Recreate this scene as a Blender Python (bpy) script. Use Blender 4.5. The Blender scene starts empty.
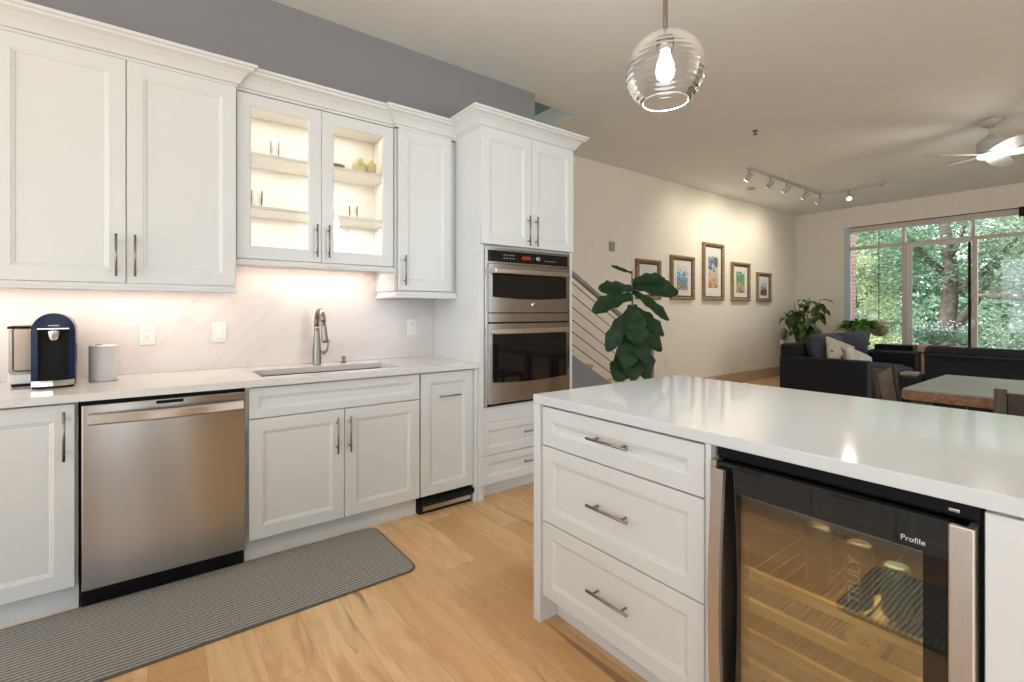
import bpy, bmesh, math, random
from mathutils import Vector, Matrix, Euler
random.seed(7)
D = bpy.data
SC = bpy.context.scene
COL = SC.collection
R = math.radians
PI = math.pi

# ------------------------------------------------------------------ camera, sky, sun, exposure
CAM_H = 1.2478
cam_d = D.cameras.new('camera')
cam = D.objects.new('camera', cam_d)
COL.objects.link(cam)
cam.location = (0, 0, CAM_H)
cam.rotation_euler = (R(90), 0, R(52.854 - 90))
cam_d.sensor_width = 36.0
cam_d.lens = 480.8 / 1024 * 36.0
cam_d.shift_y = -(341 - 311.53) / 1024
cam_d.clip_start = 0.02
cam_d.clip_end = 200
SC.camera = cam

world = D.worlds.new('world')
SC.world = world
world.use_nodes = True
bg = world.node_tree.nodes['Background']
bg.inputs[0].default_value = (0.84, 0.92, 1.0, 1)
bg.inputs[1].default_value = 3.1

def light(name, kind, loc, energy, color=(1, 1, 1), size=0.1, size_y=None, rot=(0, 0, 0), **kw):
    l = D.lights.new(name, kind)
    l.energy = energy
    l.color = color
    if kind == 'AREA':
        l.size = size
        if size_y is not None:
            l.shape = 'RECTANGLE'
            l.size_y = size_y
    elif kind in ('POINT', 'SPOT'):
        l.shadow_soft_size = size
    for k, v in kw.items():
        setattr(l, k, v)
    o = D.objects.new(name, l)
    o.location = loc
    o.rotation_euler = rot
    COL.objects.link(o)
    return o

sun = light('sun', 'SUN', (0, 0, 12), 7.0, (1.0, 0.95, 0.86), rot=Euler((R(0), R(-38), R(-20))))
sun.data.angle = R(3)

SC.view_settings.view_transform = 'Standard'
SC.view_settings.look = 'None'
SC.view_settings.gamma = 1.0
SC.view_settings.use_curve_mapping = False
SC.view_settings.exposure = 0.2

# ------------------------------------------------------------------ material helpers
def srgb(r, g, b):
    f = lambda c: (c / 255 / 12.92) if c / 255 <= 0.04045 else ((c / 255 + 0.055) / 1.055) ** 2.4
    return (f(r), f(g), f(b), 1)

class NT:
    def __init__(s, name):
        s.m = D.materials.new(name)
        s.m.use_nodes = True
        s.t = s.m.node_tree
        s.t.nodes.clear()
        s.out = s.n('ShaderNodeOutputMaterial')
    def n(s, typ, **kw):
        x = s.t.nodes.new(typ)
        for k, v in kw.items():
            setattr(x, k, v)
        return x
    def l(s, a, b):
        s.t.links.new(a, b)
    def math(s, op, a, b=None, c=None):
        x = s.n('ShaderNodeMath', operation=op)
        for i, v in enumerate((a, b, c)):
            if v is None:
                continue
            if isinstance(v, (int, float)):
                x.inputs[i].default_value = v
            else:
                s.l(v, x.inputs[i])
        return x.outputs[0]
    def ramp(s, fac, stops, interp='LINEAR'):
        x = s.n('ShaderNodeValToRGB')
        x.color_ramp.interpolation = interp
        e = x.color_ramp.elements
        while len(e) < len(stops):
            e.new(0.5)
        for i, (p, c) in enumerate(stops):
            e[i].position = p
            e[i].color = c
        s.l(fac, x.inputs[0])
        return x.outputs[0]
    def mix(s, fac, a, b, mode='MIX'):
        x = s.n('ShaderNodeMix', data_type='RGBA', blend_type=mode)
        if isinstance(fac, (int, float)):
            x.inputs[0].default_value = fac
        else:
            s.l(fac, x.inputs[0])
        for i, v in ((6, a), (7, b)):
            if isinstance(v, tuple):
                x.inputs[i].default_value = v
            else:
                s.l(v, x.inputs[i])
        return x.outputs[2]
    def bsdf(s, color=None, rough=0.5, metal=0.0, **kw):
        b = s.n('ShaderNodeBsdfPrincipled')
        if isinstance(color, tuple):
            b.inputs['Base Color'].default_value = color
        elif color is not None:
            s.l(color, b.inputs['Base Color'])
        if isinstance(rough, (int, float)):
            b.inputs['Roughness'].default_value = rough
        else:
            s.l(rough, b.inputs['Roughness'])
        b.inputs['Metallic'].default_value = metal
        for k, v in kw.items():
            b.inputs[k.replace('_', ' ')].default_value = v
        s.l(b.outputs[0], s.out.inputs[0])
        return b
    def bump(s, b, h, strength=0.2, dist=0.01):
        x = s.n('ShaderNodeBump')
        x.inputs['Strength'].default_value = strength
        x.inputs['Distance'].default_value = dist
        s.l(h, x.inputs['Height'])
        s.l(x.outputs[0], b.inputs['Normal'])
    def coord(s, kind='Object', scale=(1, 1, 1), rot=(0, 0, 0), loc=(0, 0, 0)):
        c = s.n('ShaderNodeTexCoord')
        mp = s.n('ShaderNodeMapping')
        mp.inputs['Scale'].default_value = scale
        mp.inputs['Rotation'].default_value = rot
        mp.inputs['Location'].default_value = loc
        s.l(c.outputs[kind], mp.inputs[0])
        return mp.outputs[0]
    def geo(s, scale=(1, 1, 1), rot=(0, 0, 0)):
        c = s.n('ShaderNodeNewGeometry')
        mp = s.n('ShaderNodeMapping')
        mp.inputs['Scale'].default_value = scale
        mp.inputs['Rotation'].default_value = rot
        s.l(c.outputs['Position'], mp.inputs[0])
        return mp.outputs[0]
    def noise(s, vec, scale=5, detail=3, rough=0.5, dist=0.0):
        x = s.n('ShaderNodeTexNoise')
        x.inputs['Scale'].default_value = scale
        x.inputs['Detail'].default_value = detail
        x.inputs['Roughness'].default_value = rough
        x.inputs['Distortion'].default_value = dist
        s.l(vec, x.inputs['Vector'])
        return x.outputs[0]

def plain(name, col, rough=0.5, metal=0.0, var=0.04, nscale=6.0, bump=0.0, bscale=200, **kw):
    t = NT(name)
    v = t.coord('Object')
    n = t.noise(v, nscale, 2)
    lo = tuple(max(0, c * (1 - var)) for c in col[:3]) + (1,)
    hi = tuple(min(1, c * (1 + var)) for c in col[:3]) + (1,)
    c = t.ramp(n, [(0.3, lo), (0.7, hi)])
    b = t.bsdf(c, rough, metal, **kw)
    if bump:
        t.bump(b, t.noise(v, bscale, 2), bump, 0.002)
    return t.m

M = {}
M['paint'] = plain('cabinet_paint', (0.685, 0.705, 0.71), 0.38, var=0.01)
M['carcass'] = plain('cabinet_inside', (0.78, 0.76, 0.72), 0.5, var=0.01)
M['wall'] = plain('wall_cream', (0.84, 0.775, 0.665), 0.9, var=0.015, bump=0.05)
M['wall_grey'] = plain('wall_grey', (0.27, 0.265, 0.28), 0.9, var=0.015)
M['tanpier'] = plain('tan_pier', (0.30, 0.28, 0.25), 0.9)
M['wall_teal'] = plain('wall_teal', (0.26, 0.37, 0.36), 0.9, var=0.05)
M['ceil'] = plain('ceiling_paint', (0.85, 0.87, 0.84), 0.95, var=0.01)
M['steel'] = None
M['chrome'] = plain('chrome', (0.72, 0.70, 0.67), 0.15, 1.0, var=0.02)
M['nickel'] = plain('brushed_nickel', (0.29, 0.262, 0.23), 0.30, 1.0, var=0.03)
M['black'] = plain('black_plastic', (0.005, 0.005, 0.006), 0.45, var=0.1, Specular_IOR_Level=0.18)
M['blackglass'] = plain('black_glass', (0.006, 0.006, 0.007), 0.04, var=0.1)
M['coolerblack'] = plain('cooler_black_glass', (0.006, 0.006, 0.006), 0.04, var=0.1, Specular_IOR_Level=1.0)
M['white'] = plain('white_plastic', (0.8, 0.8, 0.78), 0.35, var=0.01)
M['alu'] = plain('daylit_aluminium', (0.50, 0.58, 0.64), 0.4)  # window light on the jamb is put into this blue colour
M['outlet'] = plain('outlet_plastic', (0.78, 0.76, 0.73), 0.35, var=0.01)
M['fanwhite'] = plain('fan_white', (0.50, 0.48, 0.46), 0.4, var=0.02)
M['charcoal'] = plain('charcoal_fabric', (0.009, 0.009, 0.012), 0.95, var=0.35, nscale=60, bump=0.3)
M['seat'] = plain('slate_fabric', (0.050, 0.052, 0.075), 0.95, var=0.25, nscale=60, bump=0.3)
M['canvas'] = plain('brown_canvas', (0.34, 0.29, 0.235), 0.9, var=0.25, nscale=8, bump=0.2)
M['darkwood'] = plain('dark_wood', (0.045, 0.026, 0.018), 0.5, var=0.3, nscale=14)
M['navy'] = plain('navy_gloss', (0.008, 0.016, 0.050), 0.2, var=0.1, Specular_IOR_Level=0.3)
M['trimwhite'] = plain('frame_white', (0.66, 0.62, 0.60), 0.45, var=0.02)
M['trimpink'] = plain('frame_beige', (0.60, 0.52, 0.47), 0.5, var=0.02)
M['bark'] = plain('bark', (0.10, 0.085, 0.07), 0.95, var=0.4, nscale=12, bump=0.5, bscale=30)
M['deck'] = plain('deck_boards', (0.34, 0.30, 0.26), 0.8, var=0.15)
M['ground'] = plain('pale_gravel', (0.50, 0.48, 0.44), 0.95, var=0.4, nscale=2)
M['terracotta'] = plain('terracotta', (0.42, 0.20, 0.13), 0.85, var=0.15)
M['tealpot'] = plain('teal_glaze', (0.10, 0.30, 0.36), 0.35, var=0.2)
M['greypot'] = plain('grey_pot', (0.35, 0.34, 0.35), 0.6, var=0.15)
M['whitepot'] = plain('white_pot', (0.7, 0.68, 0.65), 0.5, var=0.05)
M['cable'] = plain('steel_cable', (0.12, 0.10, 0.09), 0.4, 0.6, var=0.05)
M['railing'] = plain('rail_metal', (0.33, 0.31, 0.30), 0.35, 0.7, var=0.05)
M['pinkwhite'] = plain('soft_white_cloth', (0.62, 0.57, 0.50), 0.9, var=0.1, nscale=10, bump=0.2)
M['greycan'] = plain('grey_mesh_cloth', (0.60, 0.60, 0.60), 0.7, var=0.05, nscale=200)
M['soil'] = plain('soil', (0.03, 0.02, 0.015), 1.0, var=0.4, nscale=40)
M['redlabel'] = plain('red_ink', (0.45, 0.06, 0.04), 0.5)
M['cream'] = plain('cream_cap', (0.70, 0.60, 0.42), 0.5)
M['ink'] = plain('light_ink', (0.62, 0.62, 0.60), 0.4)
M['can'] = plain('grey_can', (0.09, 0.09, 0.085), 0.3, 0.4, var=0.3, nscale=20)
M['bluecan'] = plain('blue_can', (0.16, 0.30, 0.42), 0.3, 0.4, var=0.3, nscale=20)
M['flower'] = plain('white_petals', (0.8, 0.8, 0.82), 0.8)
M['amberglass'] = plain('amber_ware', (0.62, 0.52, 0.28), 0.2, var=0.2)
M['brownware'] = plain('brown_ware', (0.22, 0.12, 0.09), 0.3, var=0.2)
M['pictmat'] = plain('picture_mat', (0.74, 0.71, 0.66), 0.8, var=0.01)
M['basket'] = plain('coir_basket', (0.20, 0.12, 0.07), 0.95, var=0.4, nscale=60)

def emit(name, col, strength):
    t = NT(name)
    e = t.n('ShaderNodeEmission')
    e.inputs[0].default_value = col + (1,)
    e.inputs[1].default_value = strength
    t.l(e.outputs[0], t.out.inputs[0])
    return t.m
M['bulb'] = emit('bulb_glow', (0.95, 0.98, 1.0), 14)
M['spotglow'] = emit('spot_glow', (1.0, 0.90, 0.72), 9)
M['fanglow'] = emit('fan_lamp_glow', (1.0, 0.95, 0.88), 1.8)
M['ledglow'] = emit('led_glow', (1.0, 0.86, 0.72), 2.5)
M['amberled'] = emit('amber_led', (1.0, 0.68, 0.30), 1.0)
M['clock'] = emit('red_display', (1.0, 0.15, 0.08), 0.25)

# brushed stainless steel
def steel(name, col, rough, sc, an=0.9):
    t = NT(name)
    v = t.coord('Object', scale=sc)
    n = t.noise(v, 10, 4, 0.6)
    lo = tuple(c * 0.93 for c in col) + (1,)
    hi = tuple(min(1, c * 1.05) for c in col) + (1,)
    c = t.ramp(n, [(0.3, lo), (0.7, hi)])
    r = t.math('MULTIPLY_ADD', n, 0.12, rough - 0.06)
    b = t.bsdf(c, r, 1.0)
    b.inputs['Anisotropic'].default_value = an
    if an:
        tg = t.n('ShaderNodeCombineXYZ')
        tg.inputs[2].default_value = 1.0
        t.l(tg.outputs[0], b.inputs['Tangent'])
        b.inputs['Anisotropic Rotation'].default_value = 0.0
    t.bump(b, n, 0.03, 0.002)
    return t.m
M['steel'] = steel('stainless_steel', (0.47, 0.46, 0.45), 0.20, (1, 1, 60))
M['steelv'] = steel('stainless_strip', (0.66, 0.60, 0.54), 0.33, (60, 60, 1))
M['sinksteel'] = steel('sink_steel', (0.13, 0.13, 0.13), 0.35, (20, 20, 20), 0)

# glass that needs no refraction
def glass(name, tint, gfac, rough=0.02, fres=1.45):
    t = NT(name)
    tr = t.n('ShaderNodeBsdfTransparent')
    tr.inputs[0].default_value = tint + (1,)
    gl = t.n('ShaderNodeBsdfGlossy')
    gl.inputs['Roughness'].default_value = rough
    gl.inputs[0].default_value = (1, 1, 1, 1)
    fr = t.n('ShaderNodeFresnel')
    fr.inputs[0].default_value = fres
    f = t.math('MAXIMUM', fr.outputs[0], gfac)
    mx = t.n('ShaderNodeMixShader')
    t.l(f, mx.inputs[0])
    t.l(tr.outputs[0], mx.inputs[1])
    t.l(gl.outputs[0], mx.inputs[2])
    t.l(mx.outputs[0], t.out.inputs[0])
    return t.m
M['glass'] = glass('clear_glass', (0.97, 0.98, 0.98), 0.03)
M['thinglass'] = glass('ware_glass', (0.95, 0.96, 0.97), 0.04, 0.02, 1.18)
M['globe'] = glass('globe_glass', (0.965, 0.97, 0.97), 0.04, 0.05, 1.28)
M['wineglass'] = glass('cooler_glass', (0.76, 0.72, 0.56), 0.30)
M['tank'] = glass('tank_plastic', (0.80, 0.76, 0.72), 0.06, 0.08)

# quartz with soft veins
def quartz(name, base, vein, amt, rough):
    t = NT(name)
    v = t.geo()
    w = t.noise(v, 1.3, 5, 0.6, 0.6)
    d = t.math('ABSOLUTE', t.math('SUBTRACT', w, 0.5))
    vn = t.ramp(d, [(0.0, (1, 1, 1, 1)), (0.022, (0, 0, 0, 1))])
    m2 = t.noise(v, 0.8, 2)
    f = t.math('MULTIPLY', t.math('MULTIPLY', vn, t.ramp(m2, [(0.45, (0, 0, 0, 1)), (0.62, (1, 1, 1, 1))])), amt)
    t.bsdf(t.mix(f, base, vein), rough)
    return t.m
M['counter'] = quartz('quartz_top', (0.70, 0.69, 0.67, 1), (0.6, 0.59, 0.57, 1), 0.25, 0.09)
M['island'] = quartz('island_quartz', (0.66, 0.68, 0.70, 1), (0.55, 0.57, 0.58, 1), 0.08, 0.09)

def splash():
    t = NT('marble_splash')
    v0 = t.geo(rot=(0, R(40), 0))
    mp = t.n('ShaderNodeMapping')
    mp.inputs['Scale'].default_value = (0.55, 1, 1.9)
    t.l(v0, mp.inputs[0])
    v = mp.outputs[0]
    w = t.noise(v, 1.5, 6, 0.62, 0.8)
    d = t.math('ABSOLUTE', t.math('SUBTRACT', w, 0.5))
    vn = t.ramp(d, [(0.0, (1, 1, 1, 1)), (0.014, (0.3, 0.3, 0.3, 1)), (0.05, (0, 0, 0, 1))])
    m2 = t.noise(v, 2.5, 3)
    f = t.math('MULTIPLY', t.math('MULTIPLY', vn, t.ramp(m2, [(0.35, (0.1, 0.1, 0.1, 1)), (0.6, (1, 1, 1, 1))])), 0.28)
    t.bsdf(t.mix(f, (0.69, 0.66, 0.64, 1), (0.42, 0.385, 0.38, 1)), 0.14)
    return t.m
M['splash'] = splash()

# wide maple floor boards running along Y
def floor_mat():
    t = NT('maple_boards')
    g = t.n('ShaderNodeNewGeometry')
    sp = t.n('ShaderNodeSeparateXYZ')
    t.l(g.outputs['Position'], sp.inputs[0])
    px, py = sp.outputs[0], sp.outputs[1]
    W, L = 0.165, 1.15
    xr = t.math('DIVIDE', px, W)
    row = t.math('FLOOR', xr)
    wn = t.n('ShaderNodeTexWhiteNoise', noise_dimensions='1D')
    t.l(row, wn.inputs['W'])
    yo = t.math('ADD', t.math('DIVIDE', py, L), t.math('MULTIPLY', wn.outputs['Value'], 7.3))
    colm = t.math('FLOOR', yo)
    cid = t.n('ShaderNodeCombineXYZ')
    t.l(row, cid.inputs[0]); t.l(colm, cid.inputs[1])
    wn2 = t.n('ShaderNodeTexWhiteNoise', noise_dimensions='2D')
    t.l(cid.outputs[0], wn2.inputs['Vector'])
    rnd = wn2.outputs['Value']
    # grain, offset per board
    gv = t.n('ShaderNodeCombineXYZ')
    t.l(t.math('MULTIPLY_ADD', rnd, 37.0, t.math('MULTIPLY', px, 9.0)), gv.inputs[0])
    t.l(t.math('MULTIPLY_ADD', rnd, 11.0, t.math('MULTIPLY', py, 1.3)), gv.inputs[1])
    gr = t.noise(gv.outputs[0], 1.6, 5, 0.6, 1.2)
    fine = t.noise(t.geo(scale=(60, 3, 1)), 2.0, 3, 0.6)
    base = t.ramp(rnd, [(0.0, (0.66, 0.385, 0.165, 1)), (0.35, (0.80, 0.52, 0.265, 1)), (0.7, (0.88, 0.62, 0.34, 1)), (1.0, (0.74, 0.46, 0.22, 1))])
    c = t.mix(t.ramp(gr, [(0.40, (0, 0, 0, 1)), (0.72, (0.9, 0.9, 0.9, 1))]), base, (0.60, 0.33, 0.14, 1))
    c = t.mix(t.math('MULTIPLY', fine, 0.22), c, (0.50, 0.31, 0.15, 1))
    # rare dark mineral streaks and knots
    kv = t.geo(scale=(6.5, 0.6, 1), rot=(0, 0, R(3)))
    k1 = t.noise(kv, 1.55, 4, 0.55, 0.8)
    kn = t.ramp(k1, [(0.63, (0, 0, 0, 1)), (0.71, (0.8, 0.8, 0.8, 1))])
    c = t.mix(kn, c, (0.30, 0.155, 0.07, 1))
    fx = t.math('FRACT', xr)
    fy = t.math('FRACT', yo)
    ex = t.math('MINIMUM', fx, t.math('SUBTRACT', 1.0, fx))
    ey = t.math('MINIMUM', fy, t.math('SUBTRACT', 1.0, fy))
    gx = t.math('LESS_THAN', ex, 0.006)
    gy = t.math('LESS_THAN', ey, 0.0012)
    gap = t.math('MAXIMUM', gx, gy)
    c = t.mix(t.math('MULTIPLY', gap, 0.45), c, (0.26, 0.14, 0.07, 1))
    b = t.bsdf(c, t.math('MULTIPLY_ADD', gr, 0.12, 0.27))
    t.bump(b, t.math('SUBTRACT', 1.0, gap), 0.15, 0.001)
    return t.m
M['floor'] = floor_mat()

def mat_runner():
    t = NT('woven_runner')
    g = t.geo()
    sp = t.n('ShaderNodeSeparateXYZ')
    wob = t.noise(t.geo(scale=(1, 1, 1)), 5.0, 3)
    t.l(g, sp.inputs[0])
    fine = t.noise(t.geo(scale=(60, 160, 1)), 1.5, 2)
    ph = t.math('MULTIPLY_ADD', sp.outputs[1], 2 * PI / 0.0185, t.math('MULTIPLY', wob, 9.0))
    s1 = t.math('MULTIPLY_ADD', t.math('SINE', ph), 0.5, 0.5)
    s = t.math('ADD', t.math('MULTIPLY', s1, 0.48), t.math('MULTIPLY', fine, 0.75))
    c = t.ramp(s, [(0.25, (0.075, 0.073, 0.07, 1)), (0.55, (0.22, 0.212, 0.198, 1)), (0.9, (0.46, 0.44, 0.40, 1))])
    b = t.bsdf(c, 0.95)
    t.bump(b, s, 0.5, 0.004)
    return t.m
M['runner'] = mat_runner()
M['matborder'] = plain('runner_border', (0.13, 0.127, 0.122), 0.9, var=0.2, nscale=80, bump=0.3)

def wood(name, a, b_, sc=(3, 30, 30), rough=0.5):
    t = NT(name)
    n = t.noise(t.coord('Object', scale=sc), 1.2, 5, 0.6, 0.8)
    b = t.bsdf(t.ramp(n, [(0.3, a + (1,)), (0.7, b_ + (1,))]), rough)
    t.bump(b, n, 0.15, 0.002)
    return t.m
M['tableedge'] = wood('table_edge_wood', (0.13, 0.06, 0.03), (0.34, 0.19, 0.10))
M['tabletop'] = wood('weathered_tabletop', (0.24, 0.225, 0.23), (0.36, 0.34, 0.34), (30, 2, 30), 0.32)
M['rack'] = wood('rack_beech', (0.66, 0.50, 0.28), (0.80, 0.64, 0.40), (20, 2, 20))
M['basewood'] = wood('baseboard_wood', (0.50, 0.36, 0.24), (0.62, 0.47, 0.33), (1, 10, 10))
M['gold'] = wood('gilt_frame', (0.16, 0.09, 0.035), (0.42, 0.28, 0.13), (20, 20, 20), 0.4)
M['golddark'] = plain('frame_lip', (0.05, 0.03, 0.015), 0.5)
M['chairwood'] = wood('chair_wood', (0.05, 0.035, 0.025), (0.12, 0.09, 0.065), (20, 20, 4))

def brick():
    t = NT('red_brick')
    b = t.n('ShaderNodeTexBrick')
    b.inputs['Color1'].default_value = (0.33, 0.15, 0.11, 1)
    b.inputs['Color2'].default_value = (0.42, 0.22, 0.16, 1)
    b.inputs['Mortar'].default_value = (0.5, 0.47, 0.43, 1)
    b.inputs['Scale'].default_value = 1.0
    b.inputs['Brick Width'].default_value = 0.2
    b.inputs['Row Height'].default_value = 0.075
    b.inputs['Mortar Size'].default_value = 0.008
    t.l(t.geo(rot=(R(90), 0, 0)), b.inputs['Vector'])
    t.bsdf(b.outputs[0], 0.9)
    return t.m
M['brick'] = brick()

def art(name, sky, mid, low, seed, sc=9.0):
    t = NT(name)
    tc = t.n('ShaderNodeTexCoord')
    sp = t.n('ShaderNodeSeparateXYZ')
    t.l(tc.outputs['Generated'], sp.inputs[0])
    v = t.coord('Generated', loc=(seed, seed * 2, seed), scale=(1, 0.02, 1.8))
    n = t.noise(v, sc * 0.6, 4, 0.65, 0.6)
    h = t.math('ADD', t.math('MULTIPLY_ADD', sp.outputs[2], 0.75, 0.12), t.math('MULTIPLY', t.math('SUBTRACT', n, 0.5), 1.5))
    stops = [(0.0, low[0] + (1,)), (0.18, low[1] + (1,)), (0.32, mid[0] + (1,)), (0.45, mid[1] + (1,)),
             (0.56, mid[2] + (1,)), (0.68, sky[0] + (1,)), (0.85, sky[1] + (1,))]
    c = t.ramp(h, stops, 'CONSTANT')
    t.bsdf(c, 0.7)
    return t.m

def leafmat(name, a, b_, rough=0.4, transl=0.25):
    t = NT(name)
    n = t.noise(t.coord('Object'), 9, 3)
    c = t.ramp(n, [(0.3, a + (1,)), (0.7, b_ + (1,))])
    b = t.bsdf(c, rough)
    b.inputs['Specular IOR Level'].default_value = 0.28
    tl = t.n('ShaderNodeBsdfTranslucent')
    t.l(c, tl.inputs[0])
    mx = t.n('ShaderNodeMixShader')
    mx.inputs[0].default_value = transl
    t.l(b.outputs[0], mx.inputs[1]); t.l(tl.outputs[0], mx.inputs[2])
    t.l(mx.outputs[0], t.out.inputs[0])
    return t.m
M['figleaf'] = leafmat('fig_leaf', (0.004, 0.018, 0.006), (0.013, 0.045, 0.011), 0.5, 0.03)
M['rubberleaf'] = leafmat('rubber_leaf', (0.025, 0.07, 0.018), (0.16, 0.26, 0.07), 0.35, 0.15)
M['brightleaf'] = leafmat('bright_leaf', (0.07, 0.22, 0.03), (0.25, 0.50, 0.09), 0.4, 0.3)
M['tree1'] = leafmat('tree_leaf_yellowgreen', (0.24, 0.32, 0.14), (0.66, 0.68, 0.42), 0.6, 0.4)
M['tree2'] = leafmat('tree_leaf_green', (0.07, 0.16, 0.10), (0.32, 0.46, 0.30), 0.6, 0.4)
M['tree3'] = leafmat('tree_leaf_bluegreen', (0.11, 0.20, 0.15), (0.50, 0.60, 0.48), 0.6, 0.4)

# ------------------------------------------------------------------ mesh helpers
class MB:
    def __init__(s):
        s.bm = bmesh.new()
    def box(s, x0, x1, y0, y1, z0, z1, bev=0.0, seg=2, mat=0):
        r = bmesh.ops.create_cube(s.bm, size=1.0)
        sx, sy, sz = abs(x1 - x0), abs(y1 - y0), abs(z1 - z0)
        cx, cy, cz = (x0 + x1) / 2, (y0 + y1) / 2, (z0 + z1) / 2
        for v in r['verts']:
            v.co = Vector((cx + v.co.x * sx, cy + v.co.y * sy, cz + v.co.z * sz))
        fs = list({f for v in r['verts'] for f in v.link_faces})
        for f in fs:
            f.material_index = mat
        if bev > 0:
            es = list({e for v in r['verts'] for e in v.link_edges})
            bmesh.ops.bevel(s.bm, geom=es, offset=min(bev, sx * .49, sy * .49, sz * .49), segments=seg, profile=0.5, affect='EDGES')
        return s
    def cyl(s, a, b, r0, r1=None, n=16, caps=True, mat=0):
        a, b = Vector(a), Vector(b)
        r1 = r0 if r1 is None else r1
        d = b - a
        q = Vector((0, 0, 1)).rotation_difference(d.normalized()) if d.length > 0 else None
        rings = []
        for p, r in ((a, r0), (b, r1)):
            ring = []
            for i in range(n):
                t = 2 * PI * i / n
                ring.append(s.bm.verts.new(p + q @ Vector((math.cos(t) * r, math.sin(t) * r, 0))))
            rings.append(ring)
        for i in range(n):
            f = s.bm.faces.new((rings[0][i], rings[0][(i + 1) % n], rings[1][(i + 1) % n], rings[1][i]))
            f.smooth = True; f.material_index = mat
        if caps:
            s.bm.faces.new(list(reversed(rings[0]))).material_index = mat
            s.bm.faces.new(rings[1]).material_index = mat
        return s
    def tube(s, pts, r, n=10, caps=True):
        pts = [Vector(p) for p in pts]
        rs = r if isinstance(r, (list, tuple)) else [r] * len(pts)
        rings = []
        prev = None
        for i, p in enumerate(pts):
            if i == 0: t = pts[1] - p
            elif i == len(pts) - 1: t = p - pts[-2]
            else: t = (pts[i + 1] - p).normalized() + (p - pts[i - 1]).normalized()
            t.normalize()
            if prev is None:
                u = t.orthogonal().normalized()
            else:
                u = (prev - t * prev.dot(t)).normalized()
            prev = u
            w = t.cross(u)
            rings.append([s.bm.verts.new(p + (u * math.cos(2 * PI * k / n) + w * math.sin(2 * PI * k / n)) * rs[i]) for k in range(n)])
        for a, b in zip(rings, rings[1:]):
            for k in range(n):
                f = s.bm.faces.new((a[k], a[(k + 1) % n], b[(k + 1) % n], b[k])); f.smooth = True
        if caps:
            s.bm.faces.new(list(reversed(rings[0]))); s.bm.faces.new(rings[-1])
        return s
    def lathe(s, prof, c=(0, 0, 0), n=32, smooth=True):
        c = Vector(c)
        rings = []
        for r, z in prof:
            if r < 1e-6:
                rings.append([s.bm.verts.new(c + Vector((0, 0, z)))])
            else:
                rings.append([s.bm.verts.new(c + Vector((r * math.cos(2 * PI * k / n), r * math.sin(2 * PI * k / n), z))) for k in range(n)])
        for a, b in zip(rings, rings[1:]):
            for k in range(n):
                k2 = (k + 1) % n
                if len(a) == 1 and len(b) == 1: continue
                if len(a) == 1: f = s.bm.faces.new((a[0], b[k2], b[k]))
                elif len(b) == 1: f = s.bm.faces.new((a[k], a[k2], b[0]))
                else: f = s.bm.faces.new((a[k], a[k2], b[k2], b[k]))
                f.smooth = smooth
        return s
    def prism(s, pts, vec, mat=0):
        """closed polygon pts (3D) extruded along vec"""
        vec = Vector(vec)
        a = [s.bm.verts.new(Vector(p)) for p in pts]
        b = [s.bm.verts.new(Vector(p) + vec) for p in pts]
        n = len(pts)
        fs = [s.bm.faces.new(a), s.bm.faces.new(list(reversed(b)))]
        for i in range(n):
            fs.append(s.bm.faces.new((a[i], b[i], b[(i + 1) % n], a[(i + 1) % n])))
        for f in fs: f.material_index = mat
        bmesh.ops.recalc_face_normals(s.bm, faces=fs)
        return s
    def quad(s, *p, mat=0):
        f = s.bm.faces.new([s.bm.verts.new(Vector(q)) for q in p]); f.material_index = mat
        return f
    def sweep(s, path, prof):
        """profile (out, z) along a plan polyline; 'out' is to the right of travel; mitred"""
        P = [Vector((x, y)) for x, y in path]
        rings = []
        for i, p in enumerate(P):
            if i == 0: t0 = t1 = (P[1] - p).normalized()
            elif i == len(P) - 1: t0 = t1 = (p - P[-2]).normalized()
            else:
                t0 = (p - P[i - 1]).normalized(); t1 = (P[i + 1] - p).normalized()
            n0 = Vector((t0.y, -t0.x)); n1 = Vector((t1.y, -t1.x))
            m = (n0 + n1).normalized()
            k = 1.0 / max(0.2, m.dot(n0))
            rings.append([s.bm.verts.new((p.x + m.x * k * o, p.y + m.y * k * o, z)) for o, z in prof])
        n = len(prof)
        fs = []
        for a, b in zip(rings, rings[1:]):
            for k in range(n):
                fs.append(s.bm.faces.new((a[k], a[(k + 1) % n], b[(k + 1) % n], b[k])))
        fs.append(s.bm.faces.new(rings[0])); fs.append(s.bm.faces.new(list(reversed(rings[-1]))))
        bmesh.ops.recalc_face_normals(s.bm, faces=fs)
        return s
    def xf(s, mat):
        bmesh.ops.transform(s.bm, matrix=mat, verts=s.bm.verts)
        return s

WL = {}
def build(name, mb, mats, parent=None, smooth=None):
    me = D.meshes.new(name)
    bm = mb.bm
    if len(bm.verts):
        lo = Vector((min(v.co.x for v in bm.verts), min(v.co.y for v in bm.verts), min(v.co.z for v in bm.verts)))
        hi = Vector((max(v.co.x for v in bm.verts), max(v.co.y for v in bm.verts), max(v.co.z for v in bm.verts)))
        c = Vector(((lo.x + hi.x) / 2, (lo.y + hi.y) / 2, lo.z))
    else:
        c = Vector((0, 0, 0))
    bmesh.ops.translate(bm, vec=-c, verts=bm.verts)
    if smooth:
        for f in bm.faces: f.smooth = True
    bm.to_mesh(me); bm.free()
    for m in (mats if isinstance(mats, (list, tuple)) else [mats]):
        me.materials.append(m)
    o = D.objects.new(name, me)
    COL.objects.link(o)
    o.location = c
    WL[o.name] = c
    if parent is not None:
        o.parent = parent
        o.matrix_parent_inverse = Matrix.Translation(-WL[parent.name])
    return o
def tag(o, label, cat, group=None, kind=None):
    if label: o['label'] = label
    if cat: o['category'] = cat
    if group: o['group'] = group
    if kind: o['kind'] = kind
    return o
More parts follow.
